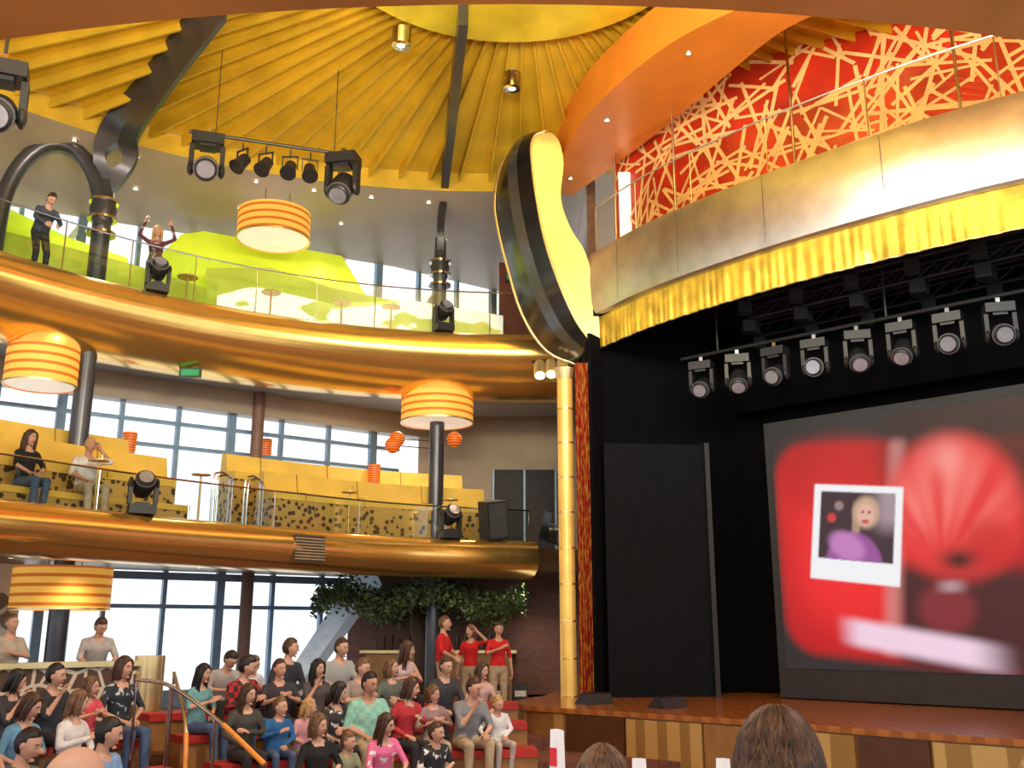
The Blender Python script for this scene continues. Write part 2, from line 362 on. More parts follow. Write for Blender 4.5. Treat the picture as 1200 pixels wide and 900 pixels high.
for k,(o,z) in enumerate(((.3,5.25),(.9,5.35),(1.5,5.2),(1.9,5.4))):
    d=Vector((.7275,-.688,0)); n=Vector((-.688,-.7275,0))
    p=Vector((3.9,17.3,R(z)))+n*(o-.8); q=p+d*8; p=p+d*(.3+.4*o)
    b.cyl(p,q,.03,BLK,n=8); b.cyl(p+Vector((0,0,.22)),q+Vector((0,0,.22)),.03,BLK,n=8)
    for i in range(22):
        c=p.lerp(q,i/22); c2=p.lerp(q,(i+1)/22)+Vector((0,0,.22)); b.cyl(c,c2,.014,BLK,n=6)
        if i%3==0: b.box(c-Vector((0,0,.14)),(.22,.2,.2),BLK,rz=i)
b.build('rigging_truss')

# screen
D0=Vector((.7275,-.688,0)); A0=Vector((4.33,16.98,0))+D0*.24
b=MB(); e=A0+D0*6.2; nb=Vector((.688,.7275,0))*.08
b.prism([tuple((A0-D0*.12)[:2]),tuple(e[:2]),tuple((e+nb)[:2]),tuple((A0-D0*.12+nb)[:2])],1.42,R(3.5),mat('projection_screen_grey',(.035,.035,.04),.6)); 
b.build('screen_frame')
st=.022; nw=int(4.3/st); nz=int(3.95/st)
ws=np.linspace(.02,4.32,nw); zs=np.linspace(-.62,3.33,nz); WW,ZZ=np.meshgrid(ws,zs,indexing='ij')
def sm(e0,e1,x): t=np.clip((x-e0)/(e1-e0),0,1); return t*t*(3-2*t)
col=np.zeros((nw,nz,3))+np.array([.02,.018,.02])
def lay(c,m):
    global col
    col=col*(1-m[...,None])+np.array(c)*m[...,None]
def rbox(w0,w1,z0,z1,r,soft,W=WW,Z=ZZ):
    cw,cz=(w0+w1)/2,(z0+z1)/2; qx=np.abs(W-cw)-(w1-w0)/2+r; qz=np.abs(Z-cz)-(z1-z0)/2+r
    d=np.hypot(np.maximum(qx,0),np.maximum(qz,0))+np.minimum(np.maximum(qx,qz),0)-r
    return 1-sm(-soft,soft,d)
zsl=ZZ+.08*(WW-1.0)
lay([.50,.004,.008],rbox(.08,5,-.42,3.0,.55,.12,Z=zsl))
lay([.85,.015,.02],rbox(.3,2.2,.0,2.8,.9,.55,Z=zsl))
lay([.35,.002,.004],rbox(.25,2.1,1.9,3.0,.3,.3,Z=zsl)*.5)
lay([.06,.008,.010],rbox(1.95,5,-.5,1.1,.3,.22,Z=zsl))
lay([.03,.006,.006],rbox(2.05,5,2.0,4,.2,.4,Z=zsl)*.85)
lay([.75,.35,.33],rbox(1.85,2.1,-.3,3.0,.1,.12,W=WW-.12*(ZZ-1)/1.,Z=zsl)*.5)
ang=np.arctan2(ZZ-.9,WW-2.7); ell=np.hypot((WW-2.95)/1.05,(ZZ-1.80)/1.15)
lay([.75,.03,.03],(1-sm(.75,1.12,ell)))
ray=(.40+.22*np.sin(ang*11)+.16*np.sin(ang*23+1)+.14*np.sin(ang*5+WW*2)).clip(0,1)
lay([.95,.24,.20],(1-sm(.4,1.05,ell))*sm(1.0,2.0,ZZ)*ray)
lay([1.0,.55,.48],np.exp(-((WW-2.9)/.28)**2-((ZZ-2.55)/.28)**2)*.35)
lay([.55,.01,.01],(1-sm(.2,.75,np.hypot((WW-3.4)/.7,(ZZ-1.2)/.7)))*.7)
lay([.06,.004,.004],np.exp(-((WW-2.95)/.26)**2-((ZZ-1.0)/.16)**2))
lay([.25,.02,.03],(1-sm(.3,.6,np.hypot((WW-2.7)/.9,(ZZ-.3)/.8)))*.8)
lay([.65,.5,.55],(1-sm(.02,.14,np.abs(ZZ-.62)))*(1-sm(.0,.3,np.abs(WW-2.8)))*.5)
lz=.12-.17*(WW-1.2)
lay([.85,.62,.75],(1-sm(.10,.30,np.abs(ZZ-lz+.16)))*sm(.9,1.4,WW)*(1-sm(2.9,3.7,WW)))
th=.13; ca,sa=math.cos(th),math.sin(th); u0,z0=WW-1.40,ZZ-1.50
PW=u0*ca-z0*sa; PZ=u0*sa+z0*ca
lay([.86,.86,.88],rbox(-.74,.74,-.78,.76,.02,.02,W=PW,Z=PZ))
inn=rbox(-.62,.62,-.44,.65,.01,.015,W=PW,Z=PZ)
lay([.04,.018,.03],inn)
lay([.45,.33,.38],inn*sm(.15,.5,PW)*sm(-.1,.3,PZ)*.8)
hr=np.hypot((PW-.16),(PZ-.34)*.85)
lay([.55,.36,.24],inn*(1-sm(.16,.27,hr)))
lay([.55,.36,.24],inn*(1-sm(.04,.09,np.abs(PW-.0)))*(1-sm(.2,.4,np.abs(PZ-.15)))*.7)
lay([.74,.42,.34],inn*(1-sm(.11,.17,np.hypot(PW-.15,(PZ-.30)*.78))))
lay([.20,.06,.06],inn*(1-sm(.012,.035,np.hypot(PW-.10,PZ-.34)))); lay([.20,.06,.06],inn*(1-sm(.012,.035,np.hypot(PW-.21,PZ-.34))))
lay([.5,.08,.09],inn*(1-sm(.02,.045,np.hypot((PW-.15)*.5,PZ-.19))))
lay([.30,.08,.30],inn*(1-sm(.44,.52,np.hypot(PW+.02,(PZ+.56)*.85))))
lay([.52,.20,.48],inn*(1-sm(.16,.3,np.hypot((PW+.22)*.8+PZ*.3,(PZ+.22)))))
lay([.6,.04,.04],inn*(1-sm(.05,.1,np.hypot(PW+.42,(PZ-.22)))))
lay([.3,.2,.2],inn*(1-sm(.05,.1,np.hypot(PW+.30,(PZ-.42)))))
V=[]; o=Vector((-.688,-.7275,0))*.02
for i in range(nw):
    p=A0+D0*ws[i]+o
    for j in range(nz): V.append((p.x,p.y,R(zs[j])))
Fc=[(i*nz+j,(i+1)*nz+j,(i+1)*nz+j+1,i*nz+j+1) for i in range(nw-1) for j in range(nz-1)]
me=bpy.data.meshes.new('projection_screen'); me.from_pydata(V,[],Fc)
ca_=me.color_attributes.new('screen_picture','FLOAT_COLOR','POINT'); buf=np.ones((nw*nz,4),dtype=np.float32); buf[:,:3]=col.reshape(-1,3); ca_.data.foreach_set('color',buf.ravel())
m=bpy.data.materials.new('led_screen'); m.use_nodes=True; nt=m.node_tree; bs=nt.nodes['Principled BSDF']; at=nt.nodes.new('ShaderNodeAttribute'); at.attribute_name='screen_picture'
bs.inputs['Base Color'].default_value=(.01,.01,.01,1); bs.inputs['Emission Strength'].default_value=1.0; nt.links.new(at.outputs['Color'],bs.inputs['Emission Color'])
me.materials.append(m); ob=bpy.data.objects.new('projection_screen',me); scene.collection.objects.link(ob)

# pillar + curtain at proscenium
b=MB(); x,y=.96,17.35
b.cyl((x,y,1.4),(x,y,R(4.5)),.14,PILLAR,n=24)
for z in np.arange(1.4,R(4.5),.62): b.tube([(x,y,z-.015),(x,y,z+.015)],.15,GOLD,24)
b.tube([(x,y,R(4.42)),(x,y,R(4.62))],[.15,.2],GOLDP,24); b.build('gold_pillar')
b=MB(); pr=[]
for i in range(25): pr.append((1.14+.30*i/24,17.2+.05*math.sin(i*1.6)))
b.loft([[(px,py,z) for px,py in pr] for z in np.linspace(1.42,R(4.7),8)],CURT,False,closed=False); b.build('stage_curtain')
# little cluster of lamps at the tip of the upper balcony
b=MB()
for i in range(3): 
    b.tube([(.55+.22*i,18.9-.1*i,R(5.15)),(.55+.22*i,18.7-.1*i,R(4.85))],[.10,.13],GOLDP,14); b.lathe([(0,0),(.10,0)],(0,0,0),LAMP,14,Matrix.Translation((.55+.22*i,18.695-.1*i,R(4.842)))@Matrix.Rotation(-.6,4,'X'))
b.cyl((.4,18.95,R(5.2)),(1.1,18.7,R(5.2)),.025,BLK,n=8); b.build('tip_spotlights')

# proscenium balcony
FP=cat([(1.5,17.4),(2.3,16.0),(3.4,14.6),(4.8,13.15),(6.5,11.75),(9,10.3),(12.5,9.3)],10)
b=MB(); b.sweep(FP,[(o,R(z)) for o,z in [(.5,5.66),(.02,5.62),(-.03,5.66),(-.07,5.9),(-.09,6.3),(-.08,6.7),(-.03,6.86),(.1,6.88),(.5,6.7)]],BRUSH)
for i in range(6,len(FP),9):
    (x,y)=off(FP,-.094)[i]; b.tube([(x,y,R(5.7)),(x,y,R(6.8))],.004,STEEL,4)
b.build('proscenium_fascia',40)
b=MB(); FPd=[]
for i in range(len(FP)-1):
    for k in range(8):
        t=k/8; FPd.append((FP[i][0]*(1-t)+FP[i+1][0]*t,FP[i][1]*(1-t)+FP[i+1][1]*t))
rings=[]; pp=off(FPd,.08)
for z,amp in ((5.64,.0),(5.5,.006),(5.35,.010),(5.2,.013),(5.08,.014),(5.02,.014)):
    rings.append([])
    for i,(x,y) in enumerate(pp):
        w=amp*(math.sin(i*.95+1.8*math.sin(i*.13))+.9*math.sin(i*.41+2*math.sin(i*.07))); rings[-1].append((x+w*.7,y+w*.7,R(z)))
b.loft(rings,FABR,False,closed=False); b.tube([rings[-1][i] for i in range(0,len(pp),3)],.014,GOLDP,6); b.build('gold_valance',80)
railing('glass_railing',FP,R(6.84),R(7.85),.12,8,GLASSA,BRUSH)
# lattice wall: real crossing strips fixed to a red wall
LW=cat([(2.1,18.4),(3.2,16.7),(5.3,15.1),(8.05,13.7),(12,12.8)],8)
b=MB(); b.sweep(LW,[(0,R(6.6)),(.08,R(6.6)),(.08,R(10.28)),(0,R(10.28))],LATR,closed=True,caps=True)
LC=[0]
for i in range(1,len(LW)): LC.append(LC[-1]+math.hypot(LW[i][0]-LW[i-1][0],LW[i][1]-LW[i-1][1]))
def lwp(t,o):
    t=min(max(t,0),LC[-1]-.01); i=max(j for j in range(len(LC)-1) if LC[j]<=t); f=(t-LC[i])/(LC[i+1]-LC[i]); p,q=Vector(LW[i]),Vector(LW[i+1]); n=Vector((-(q-p).y,(q-p).x)).normalized(); r=p.lerp(q,f)-n*o
    return r.x,r.y
rs=random.Random(3)
for i in range(330):
    t0_,z0_=rs.uniform(0,LC[-1]),rs.uniform(6.6,10.28); a=rs.uniform(0,math.pi); Ls=rs.uniform(.45,.95); wd=rs.uniform(.022,.036); o=.012+.02*rs.random()
    du,dz=math.cos(a),math.sin(a); V=[]
    for s_ in(-1,-.33,.33,1):
        for sd_ in(-1,1):
            zz=min(max(z0_+dz*Ls*s_+du*wd*sd_,6.6),10.27); px,py=lwp(t0_+du*Ls*s_-dz*wd*sd_,o); V.append((px,py,R(zz)))
    b.add(V,[(0,1,3,2),(2,3,5,4),(4,5,7,6)],LATG)
b.build('wall_lattice',smooth=False)
b=MB(); PL=cat([(1.7,18.3),(2.6,16.6),(4.6,14.6),(7.3,12.9),(11,11.9)],5)
for x,y in PL[2::4]: b.cyl((x,y,R(6.6)),(x,y,R(9.9)),.025,CHROME,n=10)
b.sweep(PL,[(0,R(7.0)),(.01,R(7.0)),(.01,R(9.7)),(0,R(9.7))],GLASSA,closed=True); b.build('glass_partition')
b=MB(); b.box((2.4,18.0,R(8.0)),(.55,.06,1.7),mat('daylight_panel',(.9,.92,.9),.5,emit=1.6)); b.box((2.4,17.96,R(8.0)),(.05,.04,1.7),FRAME); b.build('window_4')

# horn
Lp=[(.62,9.38),(.45,9.3),(.37,9.1),(.38,8.7),(.46,8.0),(.62,7.1),(.9,6.2),(1.2,5.5),(1.53,5.03)]
Op=[(.21,9.84),(-.035,9.6),(-.264,9.1),(-.35,8.42),(-.27,7.8),(-.1,7.1),(.204,6.05),(.673,5.3),(1.3,5.0)]
Rp=[(.66,9.38),(.8,9.33),(.93,9.12),(.99,8.68),(.93,7.97),(1.11,7.36),(1.39,6.84),(1.58,5.9),(1.62,5.05)]
def d3(P,y,n=4): return [(p[0],y,R(p[1])) for p in cat([(a,c) for a,c in P],n)]
l3,o3,r3=d3(Lp,17.3),d3(Op,18.5),d3(Rp,17.3); rb3=d3(Rp,18.5)
HB=mat('horn_black_gloss',(.020,.021,.024),.28,.5,noise=.8,var=.4,coat=.3); HB2=mat('horn_reflection_band',(.10,.105,.11),.25,.5,coat=.3)  # second material paints a paler reflection band along the black side
mid=[[tuple(Vector(a).lerp(Vector(c),t)+Vector((-.10,-.10,0))*math.sin(t*math.pi)) for a,c in zip(o3,l3)] for t in (.28,.5,.72)]
b=MB(); b.loft([o3]+mid[:2],HB,False,closed=False); b.loft(mid[1:],HB2,False,closed=False); b.loft([mid[2],l3],HB,False,closed=False); b.loft([l3,r3],GOLDP,False,closed=False); b.loft([r3,rb3],GOLDP,False,closed=False); b.loft([rb3,o3],BLACK2,False,closed=False)
b.tube(o3,.035,GOLDP,8); b.tube(l3,.022,GOLDP,8); b.tube([r3[0],rb3[0],o3[0],l3[0]],.03,GOLDP,8); b.add([l3[0],r3[0],rb3[0],o3[0]],[(0,1,2,3)],GOLDP)
b.build('proscenium_horn',50)

# ------------------------------------------------------------------ lamps
def drum(name,x,y,z,r,h,top):
    b=MB(); b.lathe([(r,-h/2),(r,h/2)],(x,y,z),SHADE,48); b.lathe([(.02,-h/2+.02),(r-.02,-h/2+.02)],(x,y,z),SHADEU,48)
    b.lathe([(r-.02,-h/2),(r+.012,-h/2),(r+.012,-h/2+.03)],(x,y,z),GOLDP,48); b.lathe([(.02,h/2),(r,h/2)],(x,y,z),SHADEU,48)
    for k in range(3):
        a=k*2.1; b.cyl((x+.3*math.cos(a),y+.3*math.sin(a),z+h/2),(x+.3*math.cos(a),y+.3*math.sin(a),top),.008,BLK,n=6)
    return b.build(name)
drum('drum_lamp',-5.0,19.2,R(8.2),.75,.60,R(8.95)); drum('drum_lamp',-8.35,16.85,R(4.5),.60,.66,R(5.1)); drum('drum_lamp',-1.62,20.8,R(4.62),.78,.60,R(5.1)); drum('drum_lamp',-7.75,17.25,R(.68),.8,.72,R(1.15))
BALL=two('striped_globe',(.9,.2,.02),(.35,.05,.01),'wave',6,.6,.5,emit=.35,axis='Z')
for (x,y,z) in ((-2.5,21,R(4.02)),(-1.25,20.95,R(4.0)),(-2.58,20.9,R(3.86)),):
    b=MB(); b.ell((x,y,z),(.17,.17,.17),BALL,20,14); b.cyl((x,y,z),(-1.62,20.8,z-.1),.012,STEEL,n=6); b.build('globe_lamp')
for (x,y,z0,z1) in ((-5.6,22.0,R(3.2),R(4.2)),(-7.6,19.2,R(3.4),R(3.8)),(-3.1,21.9,R(2.9),R(3.6))):
    b=MB(); b.tube([(x,y,z0),(x,y,z1)],[.12,.14],BALL,16); b.cyl((x,y,z0-1.3),(x,y,z0),.012,BLK,n=6); b.build('tube_lamp')
b=MB()
def dl(x,y,z,r=.07):
    b.lathe([(0,0),(r,0)],(x,y,z-.012),LAMP,14); b.lathe([(r,-.014),(r*1.5,-.014),(r*1.6,0)],(x,y,z),CHROME,14)
for t,n_ in ((.12,14),(.5,9)):
    for i in range(n_):
        k=14+int(44*i/n_)+int(t*4); p=Vector(ri[k]).lerp(Vector(ro[k]),t); dl(p.x,p.y,p.z-.01,.04)
for o_,s_ in ((3.9,11),(5.2,14)):
    for x,y in off(F11,o_)[3::s_]: dl(x,y,R(5.1),.035)
for o_,s_ in ((1.3,17),(2.8,15)):
    for x,y in off(F10,o_)[3::s_]: dl(x,y,R(1.15),.035)
for x,y in L[4:30:8]: dl(x+.35,y+.25,R(9.1),.04)
b.build('ceiling_downlights')
b=MB()
for x,y,z in ((-4.05,13.3,9.6),(-1.9,14.9,9.75),(-.0,16.2,9.7)):
    b.lathe([(.0,0),(.07,0)],(x,y,R(z)-.05),LAMP,16); b.lathe([(.08,-.06),(.16,-.05),(.17,.25)],(x,y,R(z)),CHROME,20)
b.build('dome_downlights')
for (x,y,z) in ((-6.2,18.3,R(4.8)),(.05,21.4,R(7.9))):
    b=MB(); b.box((x,y,z),(.42,.05,.2),mat('exit_sign_dark',(.03,.06,.035),.4)); b.box((x,y-.03,z),(.34,.01,.12),mat('exit_sign_green',(.02,.30,.10),.4,emit=.25)); b.cyl((x,y,z+.1),(x,y,z+.3),.01,BLK,n=6); b.build('exit_sign')

LGREY=mat('lamp_housing_grey',(.16,.16,.18),.35,.3)
def moving(name,x,y,z,yaw,tilt=.6,s=1.,hang=True):
    b=MB(); q=-1 if hang else 1
    b.box((0,0,0),(.40,.28,.14),BLK); b.box((0,0,q*.08),(.2,.2,.06),BLK)
    for sx in(-1,1): b.box((sx*.19,0,q*.26),(.06,.14,.36),BLK); b.ell((sx*.19,0,q*.4),(.045,.10,.10),BLK,12,8)
    M=Matrix.Translation((0,0,q*.38))@Matrix.Rotation(tilt,4,'X')
    b.tube([(0,.2,0),(0,.16,0),(0,0,0),(0,-.12,0),(0,-.2,0),(0,-.22,0)],[.09,.14,.16,.15,.14,.12],BLK,16,M=M)
    b.tube([(0,-.14,0),(0,-.17,0)],.158,LGREY,16,M=M)
    b.lathe([(0,0),(.11,0)],(0,0,0),LENS,16,M@Matrix.Translation((0,-.225,0))@Matrix.Rotation(math.pi/2,4,'X'))
    if hang: b.box((0,0,.1),(.06,.06,.14),CHROME)
    ob=b.build(name,30); ob.location=(x,y,z); ob.rotation_euler=(0,0,yaw); ob.scale=(s,s,s); return ob
for i in range(8):
    t=i/7; x=3.3+(6.95-3.3)*t; y=16.5+(13.35-16.5)*t
    moving('moving_head_light',x,y,R(4.44),-.5+.25*math.sin(i*2),.5+.3*math.sin(i*1.7),.98)
b=MB(); b.cyl((3.0,16.76,R(4.64)),(8.5,12.0,R(4.64)),.03,BLK,n=8)
for t in (.1,.5,.9): b.cyl((3+5.5*t,16.76-4.76*t,R(4.64)),(3+5.5*t,16.76-4.76*t,R(5.6)),.02,BLK,n=8)
b.build('lighting_bar')
moving('moving_head_light',-5.1,15,R(7.95),.3,.5,1.3); moving('moving_head_light',-2.95,15.7,R(7.95),-.2,.9,1.35)
def par(x,y,z,yaw):
    b=MB(); M=Matrix.Rotation(.9,4,'X')
    b.tube([(0,.16,0),(0,.12,0),(0,-.12,0),(0,-.18,0)],[.05,.10,.12,.14],BLK,16,M=M)
    b.lathe([(0,0),(.11,0)],(0,0,0),mat('par_gel',(.8,.3,.05),.3,emit=.15),16,M@Matrix.Translation((0,-.15,0))@Matrix.Rotation(math.pi/2,4,'X'))
    for sx in(-1,1): b.box((sx*.13,0,.1),(.015,.03,.24),BLK)
    b.box((0,0,.22),(.28,.03,.02),BLK); b.cyl((0,0,.2),(0,0,.36),.012,BLK,n=8)
    ob=b.build('par_spotlight'); ob.location=(x,y,z); ob.rotation_euler=(0,0,yaw)
for i,t in enumerate((.25,.42,.6,.75)): par(-5.1+2.15*t,15+.7*t,R(7.66),-.6+.3*i)
b=MB(); b.cyl((-5.4,14.9,R(8.08)),(-2.7,15.8,R(8.08)),.03,BLK,n=8)
for t in(.15,.85): b.cyl((-5.4+2.7*t,14.9+.9*t,R(8.08)),(-5.4+2.7*t,14.9+.9*t,R(9.7)),.008,BLK,n=8)
b.build('lighting_bar')
moving('moving_head_light',-5.75,9.9,R(6.1),.4,.6,1.3)
b=MB(); b.cyl((-5.75,9.9,R(6.2)),(-5.75,9.9,R(9.6)),.02,BLK); b.build('light_pole')
def at(path,i,o): return off(path,o)[i]
def near(path,x): return min(range(len(path)),key=lambda i:abs(path[i][0]-x))
for px,F,z in ((-6.65,F11,6.12),(-1.45,F11,6.12),(-5.75,F10,1.74),(-1.2,F10,1.74)):
    x,y=at(F,near(F,px),-.02); moving('moving_head_light',x,y,R(z)+.05,.5,-.5,1.0,False)
b=MB(); b.box((0,0,.38),(.45,.4,.75),BLK,rz=0); b.box((0,-.205,.38),(.4,.01,.68),mat('speaker_grille',(.05,.05,.055),.7)); b.box((0,0,-.05),(.2,.2,.12),BLK)
ob=b.build('loudspeaker'); ob.location=(-.35,19.75,R(1.75)); ob.rotation_euler=(.15,-.15,.5)
b=MB(); b.tube([(0,.25,0),(0,-.2,0),(0,-.3,0)],[.12,.17,.2],BLK,16); b.box((0,0,.2),(.42,.03,.03),BLK)
for sx in(-1,1): b.box((sx*.2,0,.06),(.02,.04,.28),BLK)
b.box((-.3,.1,.1),(.25,.3,.6),BLK)
ob=b.build('follow_spot'); ob.location=(.75,18.9,R(1.75)); ob.rotation_euler=(.2,.1,.9)
x,y=at(F10,near(F10,-3.75),-.27); b=MB(); GR=mat('grille_brass',(.45,.33,.18),.4,.5)
for k in range(8): b.box((0,0,-.18+.05*k),(.60,.04,.026),GR)
b.box((0,.03,0),(.62,.03,.46),mat('grille_dark',(.08,.05,.03),.5)); ob=b.build('air_grille'); ob.location=(x,y,R(1.36)); ob.rotation_euler=(0,0,.75)

# ------------------------------------------------------------------ deck 10 / 11 furniture
def sub(path,x0,x1): return [p for p in path if x0<=p[0]<=x1]
for nm,(x0,x1) in (('a',(-8.8,-4.75)),('b',(-3.6,.1))):
    p=sub(F10,x0,x1)
    if nm=='a':
        b=MB(); b.sweep(off(p,.9),[(0,R(1.6)),(0,R(1.95)),(.5,R(1.95)),(.5,R(1.6))],MOS,caps=True,closed=True); b.sweep(off(p,.88),[(0,R(1.95)),(0,R(2.05)),(.52,R(2.05)),(.52,R(1.95))],YEL,caps=True,closed=True); b.build('banquette_sofa')
    b=MB(); q=off(p,1.42)
    b.sweep(q,[(0,R(1.6)),(0,R(2.42)),(.6,R(2.42)),(.6,R(1.6))],MOS,caps=True,closed=True)
    b.sweep(q,[(-.02,R(2.42)),(-.02,R(2.56)),(.3,R(2.6)),(.38,R(2.98)),(.52,R(3.0)),(.6,R(2.42))],YEL,caps=True,closed=True)
    for i in range(3,len(q)-2,5):
        (xa,ya),(xb,yb_)=off(q,.36)[i],off(q,-.03)[i]; b.tube([(xb,yb_,R(2.44)),(xb,yb_,R(2.57)),(off(q,.29)[i][0],off(q,.29)[i][1],R(2.61)),(xa,ya,R(2.98))],.008,mat('seam_dark',(.30,.16,.03),.7),5)
    b.build('banquette_sofa',30)
    b=MB(); q=off(p,2.9); b.sweep(q,[(0,R(1.6)),(0,R(2.95)),(.6,R(2.95)),(.6,R(1.6))],MOS,caps=True,closed=True)
    b.sweep(q,[(-.02,R(2.95)),(-.02,R(3.1)),(.3,R(3.12)),(.38,R(3.5)),(.55,R(3.52)),(.6,R(2.95))],YEL,caps=True,closed=True)
    for i in range(3,len(q)-2,5):
        (xa,ya),(xb,yb_)=off(q,.36)[i],off(q,-.03)[i]; b.tube([(xb,yb_,R(2.97)),(xb,yb_,R(3.1)),(off(q,.29)[i][0],off(q,.29)[i][1],R(3.13)),(xa,ya,R(3.5))],.008,mat('seam_dark',(.30,.16,.03),.7),5)
    b.build('banquette_sofa',30)
def cocktail(x,y,z,h=.75,r=.24):
    b=MB(); b.lathe([(0,0),(.18,0),(.17,.02),(.02,.04),(.018,h-.03),(.05,h-.02),(r,h-.02),(r,h),(0,h)],(0,0,0),mat('table_amber',(.6,.4,.15),.3,.3),20)
    b.cyl((.05,0,h),(.05,0,h+.12),.03,GLASS,n=10); ob=b.build('cocktail_table'); ob.location=(x,y,z)
for px in (-6.0,-4.6,-3.3,-2.4): x,y=at(F11,near(F11,px),.75); cocktail(x,y,R(6.02),.8,.2)
for px in (-5.9,-4.9,-2.8,-1.1): x,y=at(F10,near(F10,px),.62); cocktail(x,y,R(1.62),.95,.16)
for k in range(4):
    x,y=at(F10,near(F10,-4.5+.22*k),1.3+.25*(k%2)); b=MB()
    b.tube(cat([(x,y,R(1.6)),(x,y,R(2.6)),(x+.06,y+.08,R(2.75)),(x+.15,y+.2,R(2.75)),(x+.2,y+.3,R(2.6)),(x+.2,y+.3,R(1.6))],5),.02,CHROME,8); b.build('handrail')
def partition(p,tops,m,name,z0=6.0,n=1):
    P=[(*q,t) for q,t in zip(p,tops)]; b=MB(); d=.06
    b.loft([[(x,y,R(z0)),(x,y,R(t)),(x,y+d,R(t)),(x,y+d,R(z0))] for x,y,t in P],m); return b.build(name,30)
LIME2=mat('lime_panel_shaded',(.42,.50,.03),.5,emit=.15,noise=.8,var=.2)  # darker copy of the lime: shade put into colour, weaker glow
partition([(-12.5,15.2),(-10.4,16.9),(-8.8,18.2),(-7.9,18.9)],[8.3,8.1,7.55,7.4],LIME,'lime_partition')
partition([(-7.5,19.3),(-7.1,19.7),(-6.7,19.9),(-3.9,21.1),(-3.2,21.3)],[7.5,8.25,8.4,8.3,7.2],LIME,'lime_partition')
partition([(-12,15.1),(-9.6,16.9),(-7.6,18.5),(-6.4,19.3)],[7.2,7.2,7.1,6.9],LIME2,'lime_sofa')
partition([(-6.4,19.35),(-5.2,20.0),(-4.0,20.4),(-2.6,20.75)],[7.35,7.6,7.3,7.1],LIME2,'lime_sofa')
CREAM=two('cream_painted_sun',(.50,.55,.10),(.95,.95,.88),'noise',1.1,.45,.5,emit=.5,vscale=(1,1,2))  # sunlit patches painted into the colour, with added glow
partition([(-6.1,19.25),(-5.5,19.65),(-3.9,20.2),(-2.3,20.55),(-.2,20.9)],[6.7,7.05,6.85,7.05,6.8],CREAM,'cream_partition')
partition([(-2.6,22),(-1,22.2),(1.1,22.3)],[7.7,7.9,7.7],GLASSA,'amber_glass_screen')
partition([(-.3,21.5),(1.4,21.8)],[8.3,8.3],mat('maroon_panel',(.2,.06,.04),.4),'maroon_panel')

# parapet, rails, tree, brace
b=MB(); b.prism(arc(*BC,9.55,-80,-38.5,30)+arc(*BC,9.67,-38.5,-80,30),1.0,2.02,LACE); b.prism(arc(*BC,9.48,-80,-38.5,30)+arc(*BC,9.76,-38.5,-80,30),2.02,2.09,GOLDP)
p=arc(*BC,9.6,-38.5,-38,1)[0]; b.tube([(p[0],p[1],1.0),(p[0],p[1],2.15)],[.2,.2],GOLDP,20); b.build('lace_parapet')
LACEW=two('white_lace',(.80,.76,.68),(.22,.16,.11),'lattice',2.6,.09,.5)
b=MB(); b.box((-10.3,17.2,R(0)),(3.4,.1,2.3),LACEW,rz=.62); b.build('lace_screen')
for P in ([(-4.25,11.6,R(-.55)),(-3.73,11.2,R(-.6)),(-3.1,10.8,R(-.9)),(-2.45,10.35,R(-1.3))],[(-4.0,12.1,R(-.5)),(-3.6,11.4,R(-1.0)),(-3.5,11.2,R(-1.6))]):
    b=MB(); Q=cat(P,6); b.tube(Q,.022,CHROME,10); b.tube(Q[-6:],.028,mat('orange_rail',(.8,.30,.05),.4),10)
    for q in Q[::6]: b.cyl((q[0],q[1],.4),q,.016,CHROME,n=8)
    b.build('handrail')
b=MB(); b.tube(cat([(-1.95,21.9,1.0),(-1.9,21.9,1.9),(-2.05,21.85,2.6),(-2.0,21.8,3.2)],4),[.2]*5+[.17]*4+[.15]*4,BARK,12)
for k in range(14):
    a=k*.45; r=1+.8*random.random(); b.tube([(-2,21.8,2.6+.03*k),(-2+r*.5*math.cos(a),21.6+r*.4*math.sin(a),3.0),(-2+1.3*r*math.cos(a),21.6+.8*r*math.sin(a),3.3)],[.07,.045,.015],BARK,6)
for i in range(10000):
    a=random.random()*6.283; r=math.sqrt(random.random()); x=-1.95+2.3*r*math.cos(a); y=21.3+1.3*r*math.sin(a); z=R(.72)+random.gauss(0,.14)-.2*r*r+.15*math.sin(x*3)+.05*math.sin(y*7)
    z=min(z,R(1.1)); s_=.04+.035*random.random(); u=Vector(np.random.randn(3)).normalized(); w=u.cross(Vector(np.random.randn(3))).normalized(); c=Vector((x,y,z))
    b.add([c+u*s_,c+w*s_*.5,c-u*s_,c-w*s_*.5],[(0,1,2,3)],LEAF)
b.build('indoor_tree',smooth=False)
b=MB(); p,q=Vector((-4.7,20.9,1.0)),Vector((-3.1,21.9,R(1.15))); b.tube([p,q],[.25,.34],mat('blue_white_beam',(.62,.74,.88),.4,emit=.15),4); b.build('diagonal_beam')
b=MB()
for i in range(2):
    b.box((-.2+.35*i,18.3,1.0+.28),(.28,.3,.55),BLK); b.box((-.2+.35*i,18.14,1.0+.4),(.2,.02,.1),WHITEP)
b.build('equipment_bag')

